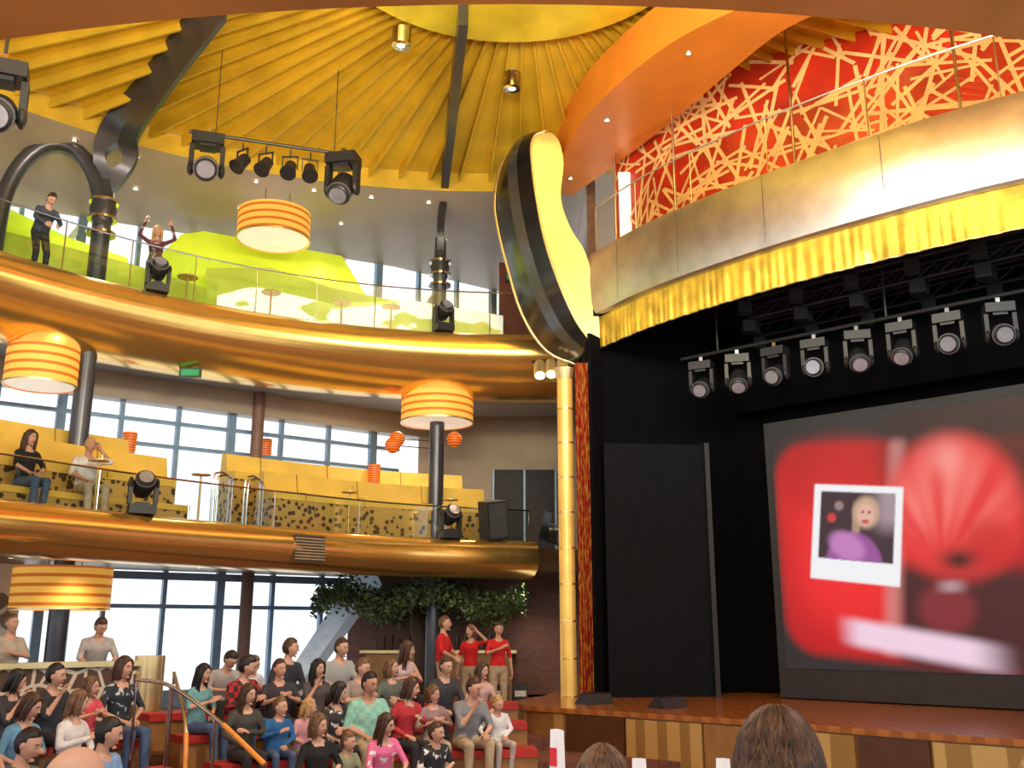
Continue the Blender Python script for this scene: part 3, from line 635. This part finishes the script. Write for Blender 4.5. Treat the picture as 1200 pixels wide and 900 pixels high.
# ------------------------------------------------------------------ people
def cloth(c,pat=None,c2=(.8,.8,.8),sc=9):
    k='cloth_%s_%s'%('_'.join('%d'%int(x*100) for x in c),pat or 'plain')
    if pat=='stripe': return two(k,c,c2,'wave',sc,.5,.8,axis='Z')
    if pat=='check': return two(k,c,c2,'check',14,.5,.8)
    if pat=='print': return two(k,c,c2,'noise',12,.6,.8)
    return mat(k,c,.85,noise=9,var=.18,bump=(14,.25))
SK={'a':mat('skin_light',(.62,.36,.25),.5,noise=12,var=.06),'b':mat('skin_tan',(.52,.28,.18),.5,noise=12,var=.06)}
HA={k:mat('hair_'+k,c,.5,noise=30,var=.4,bump=(60,.4)) for k,c in dict(black=(.012,.009,.008),brown=(.06,.028,.014),lbrown=(.15,.08,.04),blond=(.45,.28,.11),grey=(.25,.23,.21),red=(.18,.06,.03),fgbrown=(.085,.045,.025)).items()}
EYEW=mat('eye_white',(.62,.58,.54),.3); EYED=mat('eye_iris',(.03,.02,.015),.2); LIP=mat('lips',(.45,.14,.12),.5); SHOE=mat('shoe_dark',(.03,.028,.03),.5); SHOEW=mat('shoe_white',(.6,.6,.6),.6)

def capsule(p0,p1,r0,r1,n=12,k=4):
    p0,p1=Vector(p0),Vector(p1); t=(p1-p0); t=t.normalized() if t.length>1e-5 else Vector((0,0,1))
    a=Vector((0,0,1)) if abs(t.z)<.9 else Vector((1,0,0)); u=t.cross(a).normalized(); w=t.cross(u); rings=[]
    for i in range(k+1):
        q=-math.pi/2*(1-i/k)*.98; rings.append((p0+t*r0*math.sin(q),r0*math.cos(q)))
    for i in range(k+1):
        q=math.pi/2*(i/k)*.98; rings.append((p1+t*r1*math.sin(q),r1*math.cos(q)))
    return [[c+(u*math.cos(j*2*math.pi/n)+w*math.sin(j*2*math.pi/n))*r for j in range(n)] for c,r in rings]
ARM={'lap':((.25,.06,-.25),(.11,.25,-.36)),'hang':((.235,-.03,-.28),(.24,.05,-.52)),'clap':((.25,.10,-.22),(.05,.28,-.13)),
 'raise':((.34,.10,.05),(.25,.16,.30)),'head':((.36,.10,.02),(.15,.10,.20)),'chin':((.17,.20,-.20),(.05,.22,.02)),'hip':((.36,-.08,-.2),(.20,.03,-.36)),
 'rail':((.24,.17,-.2),(.12,.38,-.24)),'knee':((.24,.14,-.24),(.16,.36,-.34)),'cross':((.24,.08,-.24),(-.03,.22,-.20)),'back':((.35,.0,-.02),(.22,-.10,.16)),'wide':((.36,.1,-.2),(.40,.33,-.2))}
def hand(mb,W,f,n,side,skin,s):
    f=Vector(f).normalized(); n=Vector(n); n=(n-f*n.dot(f)).normalized(); w=f.cross(n).normalized()*side
    rings=[]
    for t,hw,th in ((-.02,.026,.024),(.02,.034,.018),(.055,.042,.015),(.085,.042,.012),(.095,.036,.008)):
        c=Vector(W)+f*t*s; rings.append([c+(w*hw*math.cos(a)+n*th*math.sin(a))*s for a in [j*math.pi/4 for j in range(8)]])
    mb.loft(rings,skin)
    for x,l,c1 in ((.031,.068,.5),(.011,.078,.55),(-.010,.072,.6),(-.030,.056,.7)):
        p=Vector(W)+(f*.085+w*x)*s; pts=[p]; a=.25
        for sg in (.45,.32,.25):
            d=f*math.cos(a)+n*math.sin(a)+w*x*1.2; p=p+d*l*sg*s; pts.append(p); a+=c1
        mb.tube(pts,[.0095*s,.009*s,.008*s,.006*s],skin,6)
    p=Vector(W)+(f*.022+w*.03)*s; mb.tube([p,p+(f*.03+w*.028+n*.012)*s,p+(f*.06+w*.032+n*.026)*s],[.013*s,.011*s,.008*s],skin,6)

def head(mb,M,skin,hair,style,fem=False):
    nu,nv=36,26
    def surf(d):
        x,y,z=d; X=x*.073;Y=y*.094;Z=z*.118
        if z<0:
            X*=1-.30*(-z)**1.5; Y*=(1-.10*(-z)**2) if y>0 else (1-.50*(-z)**1.2)
        if y>0:
            Y+=.004*(1-min(1,abs(x)/.6))
            Y-=.007*math.exp(-((abs(X)-.030)/.014)**2-((Z-.008)/.013)**2)
            Y+=.004*math.exp(-((abs(X)-.036)/.018)**2-((Z+.030)/.02)**2)
            Y+=.004*math.exp(-(X/.03)**2-((Z-.035)/.014)**2)
        return X,Y,Z
    D=[(math.sin(math.pi*i/nv)*math.cos(2*math.pi*j/nu),math.sin(math.pi*i/nv)*math.sin(2*math.pi*j/nu),math.cos(math.pi*i/nv)) for i in range(nv+1) for j in range(nu)]
    F=[(i*nu+j,(i+1)*nu+j,(i+1)*nu+(j+1)%nu,i*nu+(j+1)%nu) for i in range(nv) for j in range(nu)]
    mb.add([surf(d) for d in D],F,skin,M)
    mb.loft([[(-.006,.086,.022),(.006,.086,.022),(.004,.098,.020),(-.004,.098,.020)],[(-.009,.084,-.004),(.009,.084,-.004),(.005,.108,-.006),(-.005,.108,-.006)],[(-.015,.082,-.024),(.015,.082,-.024),(.007,.116,-.020),(-.007,.116,-.020)],[(-.011,.082,-.033),(.011,.082,-.033),(.005,.102,-.032),(-.005,.102,-.032)]],skin,True,M)
    for sx in(-1,1):
        mb.ell((sx*.030,.079,.008),(.0135,.009,.0062),EYEW,12,8,M); mb.ell((sx*.030,.0865,.008),(.006,.0035,.006),EYED,10,6,M)
        mb.tube([(sx*.016,.086,.014),(sx*.03,.0885,.0158),(sx*.044,.081,.013)],.0026,skin,5,M=M)
        mb.tube([(sx*.013,.0955,.027),(sx*.028,.094,.033),(sx*.046,.083,.027)],.0036,hair if style!='bald' else HA['grey'],5,M=M)
        mb.ell((sx*.074,-.004,-.002),(.009,.019,.029),skin,10,8,M)
    mb.ell((0,.086,-.056),(.023,.009,.0045),LIP,12,6,M); mb.ell((0,.086,-.062),(.019,.009,.005),LIP,12,6,M); mb.ell((0,.072,-.096),(.024,.018,.015),skin,12,8,M)
    if style=='bald': return
    HV=[]
    for (x,y,z) in D:
        X=x*.073*(1 if z>0 else 1-.2*(-z)**1.5); Y=y*.094*(1 if z>0 else (1-.35*(-z)**1.3)); Z=z*.118
        a=math.atan2(y,x); nz=.022*math.sin(x*9+z*5+y*3)+.015*math.sin(a*11+z*4)+.012*math.sin(a*23-z*3)
        if style=='balding': k=1 if (y<.35 and -.55<z<.35) else 0
        else:
            side=abs(x)
            if style=='short':
                hl=.60-.30*max(0,side-.45) if y>.2 else (.05 if y>-.12 else -.62)
                if .2>=y>-.12: hl=.02+.5*max(0,y)*2
            else: hl=.58-.9*max(0,side-.35) if y>.2 else -2
            k=min(1,max(0,(z-hl)*6+.5))
        fac=.88+(.24+(.05 if fem else 0)+nz)*k
        HV.append((X*fac,Y*fac-.004*k,Z*(.93+(.20+(.04 if fem else 0)+nz*.6)*k)))
    mb.add(HV,F,hair,M)
    if style in('long','bob'):
        e=-.30 if style=='long' else -.14
        rings=[]
        for i in range(9):
            t=i/8; z=.07+(e-.07)*t; cy=-.040-.040*t; rx=.084+.016*math.sin(t*3)-.018*t*t; ry=.066-.03*t
            rings.append([(rx*math.cos(a)*(1+.05*math.sin(a*5+i)),cy+ry*math.sin(a)*(1+.05*math.sin(a*9)),z) for a in [j*math.pi/12 for j in range(24)]])
        mb.loft(rings,hair,True,M)
        for sx in(-1,1):
            mb.tube([(sx*.050,.045,.092),(sx*.072,.043,.05),(sx*.080,.032,-.02),(sx*.082,.028,-.09),(sx*.078,.04,e*.92)],[.016,.022,.023,.021,.008],hair,8,M=M)
            mb.tube([(sx*.060,.01,.09),(sx*.082,.010,.03),(sx*.088,.0,-.08),(sx*.088,.005,e*.97)],[.02,.024,.024,.010],hair,8,M=M)
    if style=='pony': mb.tube([(0,-.09,.04),(0,-.135,.03),(0,-.15,-.04),(0,-.13,-.16)],[.02,.03,.03,.01],hair,8,M=M)

def person(name,x,y,z,yaw,pose='sit',h=1.75,top=None,pants=None,arms=('lap','lap'),hair='brown',style='short',skin='a',lean=.0,hy=0.,hp=0.,sleeve='short',legs='long',fem=False,sh=.45,shoe=None,roll=0.,strands=0,fat=1.,vox=.019):
    s=h/1.75; top=top or cloth((.1,.1,.1)); pants=pants or cloth((.03,.04,.08)); shoe=shoe or SHOE; skm=SK[skin]; hm=HA[hair]
    d=Vector((math.sin(roll),math.sin(lean),1)).normalized(); rt=Vector((1,0,-math.sin(roll))).normalized(); fw=d.cross(rt).normalized()
    if pose=='sit': P=Vector((0,0,sh+.10*s))
    else: P=Vector((0,-.25*math.sin(lean) ,.95*s))
    fr=lambda a:P+(rt*a[0]+fw*a[1]+d*a[2])*s
    SC=P+d*.46*s; caps=[]
    kx=.13 if not fem else .09
    for sx in(-1,1):
        hip=P+Vector((sx*.085*s,.0,-.02*s))
        if pose=='sit':
            kn=Vector((sx*kx*s,.43*s,sh+.085*s)); az=max(.07*s,kn.z-.44*s); an=Vector((sx*(kx-.01)*s,.43*s+random.uniform(-.08,.05)*s,az))
        else:
            kn=Vector((sx*.10*s,.03*s,.50*s)); an=Vector((sx*.115*s,-.01*s,.07*s))
        cl='pants' if legs=='long' else 'skin'
        caps.append((hip,kn,.088*s*fat,.064*s,'pants')); caps.append((kn,an,.062*s if legs=='long' else .052*s,(.050 if legs=='long' else .034)*s,cl))
        caps.append((an+Vector((0,-.03*s,-.025*s)),an+Vector((sx*.02*s,.15*s,-.035*s)),.043*s,.034*s,'shoe'))
    hands=[]
    for i,sx in((0,-1),(1,1)):
        e,w=ARM[arms[i]]; f_=lambda a:SC+(rt*a[0]*sx+fw*a[1]+d*a[2])*s
        S=f_((.150 if fem else .165,0,-.035)); E=f_(e); W=f_(w)
        if arms[i]=='knee' and pose=='sit': W=Vector((sx*.11*s,.34*s,sh+.19*s))
        if arms[i]=='lap' and pose=='sit': W=Vector((sx*.07*s,.20*s,sh+.20*s))
        ul='skin' if sleeve=='none' else 'top'; fl='top' if sleeve=='long' else 'skin'; ak=.86 if fem else 1
        caps.append((S,E,.055*s*(1 if sleeve!='none' else .85)*fat**.5*ak,.045*s*ak if ul=='top' else .04*s*ak,ul)); caps.append((E,W,(.043 if fl=='top' else .038)*s*ak,(.034 if fl=='top' else .026)*s,fl))
        hands.append((W,(W-E),sx))
    hc=fr((0,.025,.655)); caps.append((fr((0,-.012,.43)),fr((0,.005,.60)),.060*s*(.85 if fem else 1),.050*s*(.85 if fem else 1),'neck'))
    for sx in(-1,1): caps.append((fr((0,-.01,.475)),fr((sx*.13,-.005,.435)),.045*s,.045*s,'trap'))
    if fem: T=[(-.11,.135,.10),(0,.165,.115),(.10,.14,.10),(.18,.125,.09),(.28,.140,.11),(.35,.150,.125),(.42,.145,.09),(.46,.10,.065),(.49,.055,.05)]
    else: T=[(-.11,.13,.10),(0,.165,.12),(.10,.158,.118),(.20,.16,.118),(.30,.174,.122),(.37,.18,.118),(.43,.165,.09),(.47,.10,.068),(.495,.06,.055)]
    T=[(a*s,b_*s*(fat if a<.35 else 1),c*s*(fat if a<.35 else 1)) for a,b_,c in T]
    tb=MB(); dm=skm
    for c in caps: tb.loft(capsule(*c[:4]),dm)
    tb.loft([[P+d*a+rt*bx*math.cos(q)+fw*by*math.sin(q) for q in [j*math.pi/10 for j in range(20)]] for a,bx,by in T],dm)
    ob=tb.build('tmp_body',smooth=False); mo=ob.modifiers.new('r','REMESH'); mo.mode='VOXEL'; mo.voxel_size=vox*max(.75,s); sm_=ob.modifiers.new('s','SMOOTH'); sm_.factor=.5; sm_.iterations=3
    dg=bpy.context.evaluated_depsgraph_get(); em=ob.evaluated_get(dg).to_mesh()
    nvv=len(em.vertices); co=np.empty(nvv*3); em.vertices.foreach_get('co',co); co=co.reshape(-1,3)
    FF=[tuple(p.vertices) for p in em.polygons]; ob.evaluated_get(dg).to_mesh_clear(); me=ob.data; bpy.data.objects.remove(ob); bpy.data.meshes.remove(me)
    C=np.array([co[list(f)].mean(0) for f in FF]); best=np.full(len(C),9.); lab=np.zeros(len(C),int); LB=['top','skin','pants','shoe','neck','trap']
    for p0,p1,r0,r1,l in caps:
        a=np.array(p0);v=np.array(p1)-a; t=np.clip(((C-a)@v)/(v@v),0,1); dd=np.linalg.norm(C-(a+t[:,None]*v),axis=1)-(r0+(r1-r0)*t)
        if l=='neck': dd=dd+.006
        q=dd<best; best[q]=dd[q]; lab[q]=LB.index(l)
    loc=C-np.array(P); hz=loc@np.array(d); hx=loc@np.array(rt); hyy=loc@np.array(fw)
    ta=np.array(T); rx=np.interp(hz,ta[:,0],ta[:,1]); ry=np.interp(hz,ta[:,0],ta[:,2])
    dd=(np.sqrt((hx/rx)**2+(hyy/ry)**2)-1)*np.minimum(rx,ry)+np.maximum(0,hz-.49*s)+np.maximum(0,-.11*s-hz)
    q=dd<best+.004; lab[q]=np.where(hz[q]<.03*s,2,0); lab[lab==5]=0
    rr=np.hypot(hx,hyy*.8); nl=(rr<.075*s)&(hz>(.475-.035*(hyy>.02))*s)&(lab==0); lab[nl]=1
    mb=MB(); mm={0:top,1:skm,2:pants,3:shoe,4:skm}
    mb.v=[tuple(p) for p in co]; mb.f=[list(f) for f in FF]; mb.m=[mb.mi(mm[k]) for k in lab]
    for W,dr,sx in hands:
        am=arms[0 if sx<0 else 1]
        dr=dr.normalized(); f=dr*.8+(Vector((0,.4,-.2)) if dr.z<.1 else Vector((0,0,.2)))
        if am in('lap','knee') and pose=='sit': f=Vector((-sx*.25,1,-.12)); nn=Vector((0,0,-1))
        elif am=='hang': f=Vector((0,.1,-1)); nn=Vector((-sx,0,0))
        elif am in('clap','cross','lap','rail','wide'): nn=Vector((-sx,0,-.6))
        else: nn=Vector((-sx*.6,.5,0))
        f=Vector(f).normalized(); n0=(nn-f*nn.dot(f)).normalized(); w0=f.cross(n0)
        want=Vector((-sx,0,0)) if am in('lap','knee','rail') else (Vector((0,1,0)) if am=='hang' else Vector((0,0,1)) if am in('clap','cross','wide') else Vector((-sx,0,0)))
        hand(mb,W,f,nn,1 if w0.dot(want)>=0 else -1,skm,s)
    hs=s*(1.0 if fem else 1.04) if h>1.5 else s*1.2
    B=Matrix((rt,fw,d)).transposed().to_4x4()
    Mh=Matrix.Translation(hc)@B@Matrix.Rotation(hy,4,'Z')@Matrix.Rotation(-lean*.7+hp,4,'X')@Matrix.Scale(hs,4)
    head(mb,Mh,skm,hm,style,fem)
    if strands:
        for i in range(strands):
            a=random.uniform(0,6.283); pts=[]; L_=random.uniform(.5,1.1); z0=1-random.random()**1.3*1.3; w_=random.uniform(-.25,.25)
            lay_=random.uniform(1.08,1.19)
            for k in range(7):
                zz=max(z0-L_*k/6*.9,-.85); rr=math.sqrt(max(.02,1-min(1,zz*zz))); aa=a+w_*k/3
                x_,y_=rr*math.cos(aa),rr*math.sin(aa)
                if y_>.35 and zz<.5: break
                tp=1-.22*max(0,-zz)
                pts.append((x_*.078*lay_*tp,y_*.098*lay_*tp-.004,zz*.122*(lay_-.01)))
            if len(pts)>2: mb.tube(pts,[.0022]*(len(pts)-1)+[.0006],hm if i%3 else HA['lbrown' if hair=='fgbrown' else hair],4,M=Mh)
    ob=mb.build(name,60); ob.location=(x,y,z); ob.rotation_euler=(0,0,yaw); return ob

def seat(row,phi,name,**k):
    r=SEATR[row]+random.uniform(-.05,.05); a=math.radians(phi); dirx,diry=-math.sin(a),-math.cos(a)
    x,y=BC[0]+r*math.sin(a),BC[1]+r*math.cos(a); yaw=math.atan2(-dirx,diry)+k.pop('turn',random.uniform(-.05,.4))
    k.setdefault('hy',random.uniform(.2,.7)); k.setdefault('hp',random.uniform(-.05,.12)); k.setdefault('lean',random.uniform(0,.22)); k.setdefault('roll',random.uniform(-.06,.06))
    if 'arms' not in k: k['arms']=random.choice([('lap','lap'),('knee','lap'),('lap','clap'),('clap','clap'),('cross','lap'),('knee','knee'),('lap','chin')])
    person(name,x,y,TIER[row][2],yaw,'sit',**k)
JEAN=cloth((.07,.12,.24)); KH=cloth((.45,.36,.24)); DK=cloth((.025,.025,.03)); GRY=cloth((.25,.25,.26)); WHT=cloth((.7,.7,.72))
c=cloth
M_,W_,K_='seated_man','seated_woman','seated_child'
# front row
seat(1,-33.5,W_,top=c((.012,.012,.014)),pants=JEAN,hair='lbrown',style='bob',fem=True,h=1.70,arms=('lap','lap'))
seat(1,-30.1,K_,top=c((.3,.32,.2)),pants=JEAN,hair='lbrown',h=1.25,hy=.5)
seat(1,-26.0,W_,top=c((.75,.16,.34),'print'),pants=c((.02,.02,.02)),hair='brown',style='long',fem=True,h=1.68,arms=('knee','knee'),lean=.2)
seat(1,-19.7,K_,top=c((.02,.02,.025),'print'),pants=c((.08,.07,.07)),hair='brown',h=1.40,arms=('lap','lap'))
seat(1,-58.5,M_,top=c((.22,.38,.68)),pants=JEAN,hair='black',h=1.90,sleeve='long',arms=('lap','lap'),hy=.6,fat=1.1)
seat(1,-62.8,K_,top=c((.35,.3,.3)),pants=DK,hair='brown',h=1.3)
seat(1,-66.8,M_,top=c((.16,.15,.16)),pants=DK,hair='black',h=1.86,hy=.2)
seat(1,-71.6,W_,top=c((.2,.1,.1)),pants=DK,hair='brown',style='bob',fem=True,h=1.62)
# second row
seat(2,-37.4,W_,top=c((.06,.06,.05)),pants=DK,hair='brown',style='long',fem=True,h=1.70,sleeve='long')
seat(2,-34.0,K_,top=c((.02,.12,.32)),pants=JEAN,hair='lbrown',h=1.34,sleeve='long',arms=('lap','clap'))
seat(2,-31.1,K_,top=c((.6,.3,.35)),pants=c((.35,.33,.3)),hair='blond',style='bob',h=1.30)
seat(2,-28.3,W_,top=c((.03,.03,.03),'print'),pants=DK,hair='black',style='bob',fem=True,h=1.70)
seat(2,-24.6,M_,top=c((.22,.50,.40),'check',(.30,.58,.48)),pants=KH,hair='black',h=1.92,arms=('knee','lap'),fat=1.15,skin='b')
seat(2,-20.5,W_,top=c((.45,.03,.04)),pants=DK,hair='brown',style='bob',fem=True,h=1.76,sleeve='long',arms=('clap','lap'))
seat(2,-17.2,W_,top=c((.30,.20,.20)),pants=KH,hair='lbrown',style='pony',fem=True,h=1.56)
seat(2,-13.7,M_,top=c((.22,.23,.25)),pants=KH,hair='brown',h=1.84,lean=.35,arms=('knee','chin'),sleeve='short',hp=.2)
seat(2,-10.2,K_,top=WHT,pants=c((.5,.45,.4)),hair='blond',h=1.26,sleeve='long',arms=('lap','wide'))
seat(2,-54.4,W_,top=WHT,pants=KH,hair='lbrown',style='bob',fem=True,h=1.70,sleeve='long')
seat(2,-59.0,W_,top=c((.14,.32,.5)),pants=DK,hair='brown',style='bob',fem=True,h=1.74)
seat(2,-63.5,M_,top=c((.10,.30,.45)),pants=DK,hair='brown',h=1.72)
# third row
seat(3,-45.3,W_,top=c((.02,.03,.04),'print',(.5,.6,.65)),pants=JEAN,hair='brown',style='bob',fem=True,h=1.84,arms=('lap','lap'),shoe=SHOEW,hy=.3,turn=.1)
seat(3,-48.5,K_,top=c((.7,.08,.12)),pants=DK,hair='lbrown',style='bob',h=1.4)
seat(3,-51.6,M_,top=c((.03,.035,.045)),pants=DK,hair='black',h=1.74)
seat(3,-55.2,W_,top=c((.04,.04,.05)),pants=DK,hair='black',style='bob',fem=True,h=1.66)
seat(3,-38.4,W_,top=c((.16,.38,.42)),pants=JEAN,hair='black',style='long',fem=True,h=1.64,hy=.2)
seat(3,-34.7,M_,top=c((.45,.02,.03),'check',(.05,.02,.02)),pants=JEAN,hair='black',h=1.88,sleeve='long',arms=('clap','clap'),lean=.25,fat=1.1)
seat(3,-30.8,M_,top=c((.04,.04,.05)),pants=DK,hair='brown',h=1.72)
seat(3,-27.1,W_,top=c((.10,.08,.09)),pants=DK,hair='black',style='long',fem=True,h=1.7)
seat(3,-23.4,M_,top=c((.32,.26,.23)),pants=DK,hair='lbrown',h=1.74)
seat(3,-19.8,W_,top=c((.12,.14,.12)),pants=DK,hair='lbrown',style='bob',fem=True,h=1.7)
seat(3,-14.6,M_,top=c((.04,.045,.05)),pants=DK,hair='brown',h=1.78,sleeve='long')
seat(3,-10.9,W_,top=c((.55,.35,.33)),pants=DK,hair='brown',style='bob',fem=True,h=1.6)
# fourth row
seat(4,-34,M_,top=c((.4,.38,.36)),pants=DK,hair='black',h=1.7,lean=.5)
seat(4,-31.3,K_,top=WHT,pants=DK,hair='lbrown',h=1.4)
seat(4,-28.2,M_,top=c((.03,.03,.045)),pants=DK,hair='brown',h=1.86,sleeve='long',hy=.9)
seat(4,-23.3,M_,top=c((.45,.46,.45),'stripe',(.3,.33,.35),14),pants=DK,hair='brown',h=1.88,fat=1.1,hy=.3)
seat(4,-17.2,W_,top=c((.55,.42,.45)),pants=DK,hair='brown',style='long',fem=True,h=1.80,sleeve='none',hy=.9)
# standing
RED=c((.62,.015,.02))
person('standing_crew_member',-1.16,17.1,1.0,math.pi+1.3,'stand',h=1.74,top=RED,pants=KH,arms=('lap','lap'),hair='lbrown',hy=.1)
person('standing_crew_member',-.70,17.3,1.0,math.pi-.3,'stand',h=1.6,top=RED,pants=KH,arms=('head','hang'),hair='lbrown',style='pony',fem=True,hy=-.4)
person('standing_crew_member',-.23,16.9,1.0,math.pi+.35,'stand',h=1.64,top=RED,pants=KH,arms=('hang','clap'),hair='brown',style='short',fem=True,hy=-.2,hp=-.15)
person('standing_man',-5.75,14.05,1.0,math.pi+.6,'stand',h=1.74,top=c((.42,.40,.38)),pants=DK,arms=('rail','rail'),hair='brown',lean=.4,hy=.3)
person('standing_man',-6.75,13.6,1.0,math.pi+.9,'stand',h=1.72,top=c((.45,.40,.32)),pants=DK,arms=('cross','hang'),hair='lbrown',hy=.3)
# balconies
yb=math.atan2(-.84,-.545)
person(W_,-7.35,14.7,R(1.6),yb,'sit',h=1.8,top=c((.012,.012,.014)),pants=JEAN,hair='brown',style='long',fem=True,arms=('lap','knee'),hy=.1,hp=-.1)
person(M_,-6.75,15.45,R(1.6),yb-.2,'sit',h=1.86,top=WHT,pants=c((.5,.43,.33)),hair='grey',style='bald',arms=('back','lap'),hy=.1,skin='b',shoe=SHOEW)
person('standing_woman',-6.95,17.95,R(6.0),math.pi+.4,'stand',h=1.70,top=c((.12,.03,.05),'print',(.4,.35,.33)),pants=JEAN,hair='blond',style='long',fem=True,arms=('raise','raise'),sleeve='long')
person('standing_man',-8.35,16.3,R(6.0),math.pi+.9,'stand',h=1.66,top=c((.06,.07,.11)),pants=DK,hair='brown',arms=('rail','rail'),lean=.5,sleeve='long')
# foreground spectators
person(W_,.53,2.05,1.0,-.15,'sit',h=1.76,top=c((.1,.08,.08)),hair='fgbrown',style='short',fem=True,hy=-.2,hp=-.05,strands=3000,vox=.016,lean=.05)
person(W_,.27,3.25,.83,-.3,'sit',h=1.70,top=c((.3,.2,.2)),hair='lbrown',style='short',fem=True,hy=-.1,strands=1200,lean=.05)
person(M_,-1.28,2.95,.83,-.4,'sit',h=1.78,top=c((.3,.3,.35)),hair='grey',style='balding',hy=-.2,lean=.05)
person(W_,1.64,3.1,.83,-.1,'sit',h=1.76,top=c((.3,.3,.3)),hair='blond',style='bob',fem=True,strands=700,lean=.05)
b=MB(); b.box((0,1.95,1.0+.2),(6,.5,.4),REDUP)
b.build('theatre_bench'); b=MB(); b.box((0,3.05,.83+.2),(6,.5,.4),REDUP); b.build('theatre_bench')
# menu cards on a ledge
for (x,y,z,h_) in ((.20,4.6,R(-.62),.19),(.56,4.6,R(-.66),.11),(.93,4.6,R(-.66),.11)):
    b=MB()
    b.add([(-.035,0,0),(0,-.03,0),(.035,0,0),(-.03,.0,h_),(0,-.02,h_*1.02),(.03,0,h_*.97)],[(0,1,4,3),(1,2,5,4),(0,2,5,3)],PAPER)
    b.add([(-.034,-.004,h_*.2),(-.004,-.032,h_*.2),(-.004,-.026,h_*.6),(-.032,-.004,h_*.6)],[(0,1,2,3)],REDP)
    b.cyl((0,0,-.04),(0,0,0),.04,CHROME,n=12); ob=b.build('menu_card',smooth=False); ob.location=(x,y,z)
b=MB(); b.box((.5,4.65,R(-.72)),(2.2,.35,.05),PANELB); b.box((.5,4.65,.88),(2.0,.1,1.75),PANELB); b.build('drinks_ledge')

# ------------------------------------------------------------------ lights
def area(n,loc,tgt,e,c,sx,sy=None):
    l=bpy.data.lights.new(n,'AREA'); l.energy=e; l.color=c; l.size=sx
    if sy: l.shape='RECTANGLE'; l.size_y=sy
    o=bpy.data.objects.new(n,l); scene.collection.objects.link(o); o.location=loc; o.rotation_euler=(Vector(tgt)-Vector(loc)).to_track_quat('-Z','Y').to_euler()
def spot(n,loc,tgt,e,c,ang,bl=.5,r=.1):
    l=bpy.data.lights.new(n,'SPOT'); l.energy=e; l.color=c; l.spot_size=math.radians(ang); l.spot_blend=bl; l.shadow_soft_size=r
    o=bpy.data.objects.new(n,l); scene.collection.objects.link(o); o.location=loc; o.rotation_euler=(Vector(tgt)-Vector(loc)).to_track_quat('-Z','Y').to_euler()
area('dome_uplight',(0,4.8,R(5.6)),(0,15,R(10.5)),1200,(1,.88,.52),5,2)
area('fill_light',(0,1.5,R(4.5)),(-1,16,R(-1)),480,(1,.95,.88),5,2)  # added out-of-frame fills for crowd and balconies, not house fixtures
area('fill_light',(-7,3,R(5.5)),(-3,17,R(4)),700,(1,.92,.76),4,2)
area('balcony_daylight',(6,2,R(6)),(-3,19,R(7)),700,(1,.96,.9),3,2)
spot('stage_balcony_added_spot',(-3,10,R(8.2)),(2.0,16.4,R(6.5)),1500,(1,.97,.88),14,.3)  # added spot standing in for the sun patch on the fascia
spot('stage_balcony_added_spot',(-1,8,R(7.6)),(5,13.5,R(7.4)),420,(1,.96,.9),55,.8)
spot('crowd_spot',(2,9,R(6.5)),(-2.5,12.5,R(-1)),1400,(1,.95,.9),60,.8,.3)
for (x,y) in ((-7.5,18),(-4,20.3),(-1,21.5)):
    spot('balcony_downlight',(x,y,R(8.4)),(x,y,0),150,(1,.88,.68),130,.8)
for (x,y) in ((-8,16.6),(-5,19.2),(-2.4,21.6),(-.3,21.6)):
    spot('balcony_downlight',(x,y,R(4.9)),(x,y,0),120,(1,.86,.66),130,.8)
for (x,y) in ((-7,16.2),(-4.5,18.6),(-1,19.5),(.2,21.5)):
    spot('balcony_downlight',(x,y,R(1.05)),(x,y,0),90,(1,.86,.66),130,.8)
spot('stage_wash',(5,13,R(5.2)),(3,15.5,1.4),240,(1,.78,.55),80,.8,.2)
w=bpy.data.worlds.new('World'); scene.world=w; w.use_nodes=True; bg=w.node_tree.nodes['Background']; bg.inputs[0].default_value=(.88,.95,1,1); bg.inputs[1].default_value=1.45

cam=bpy.data.cameras.new('Camera'); co=bpy.data.objects.new('Camera',cam); scene.collection.objects.link(co); scene.camera=co
cam.lens=34.5; cam.sensor_width=36; co.location=(0,0,H); co.rotation_euler=(math.radians(90+14.04),0,0)
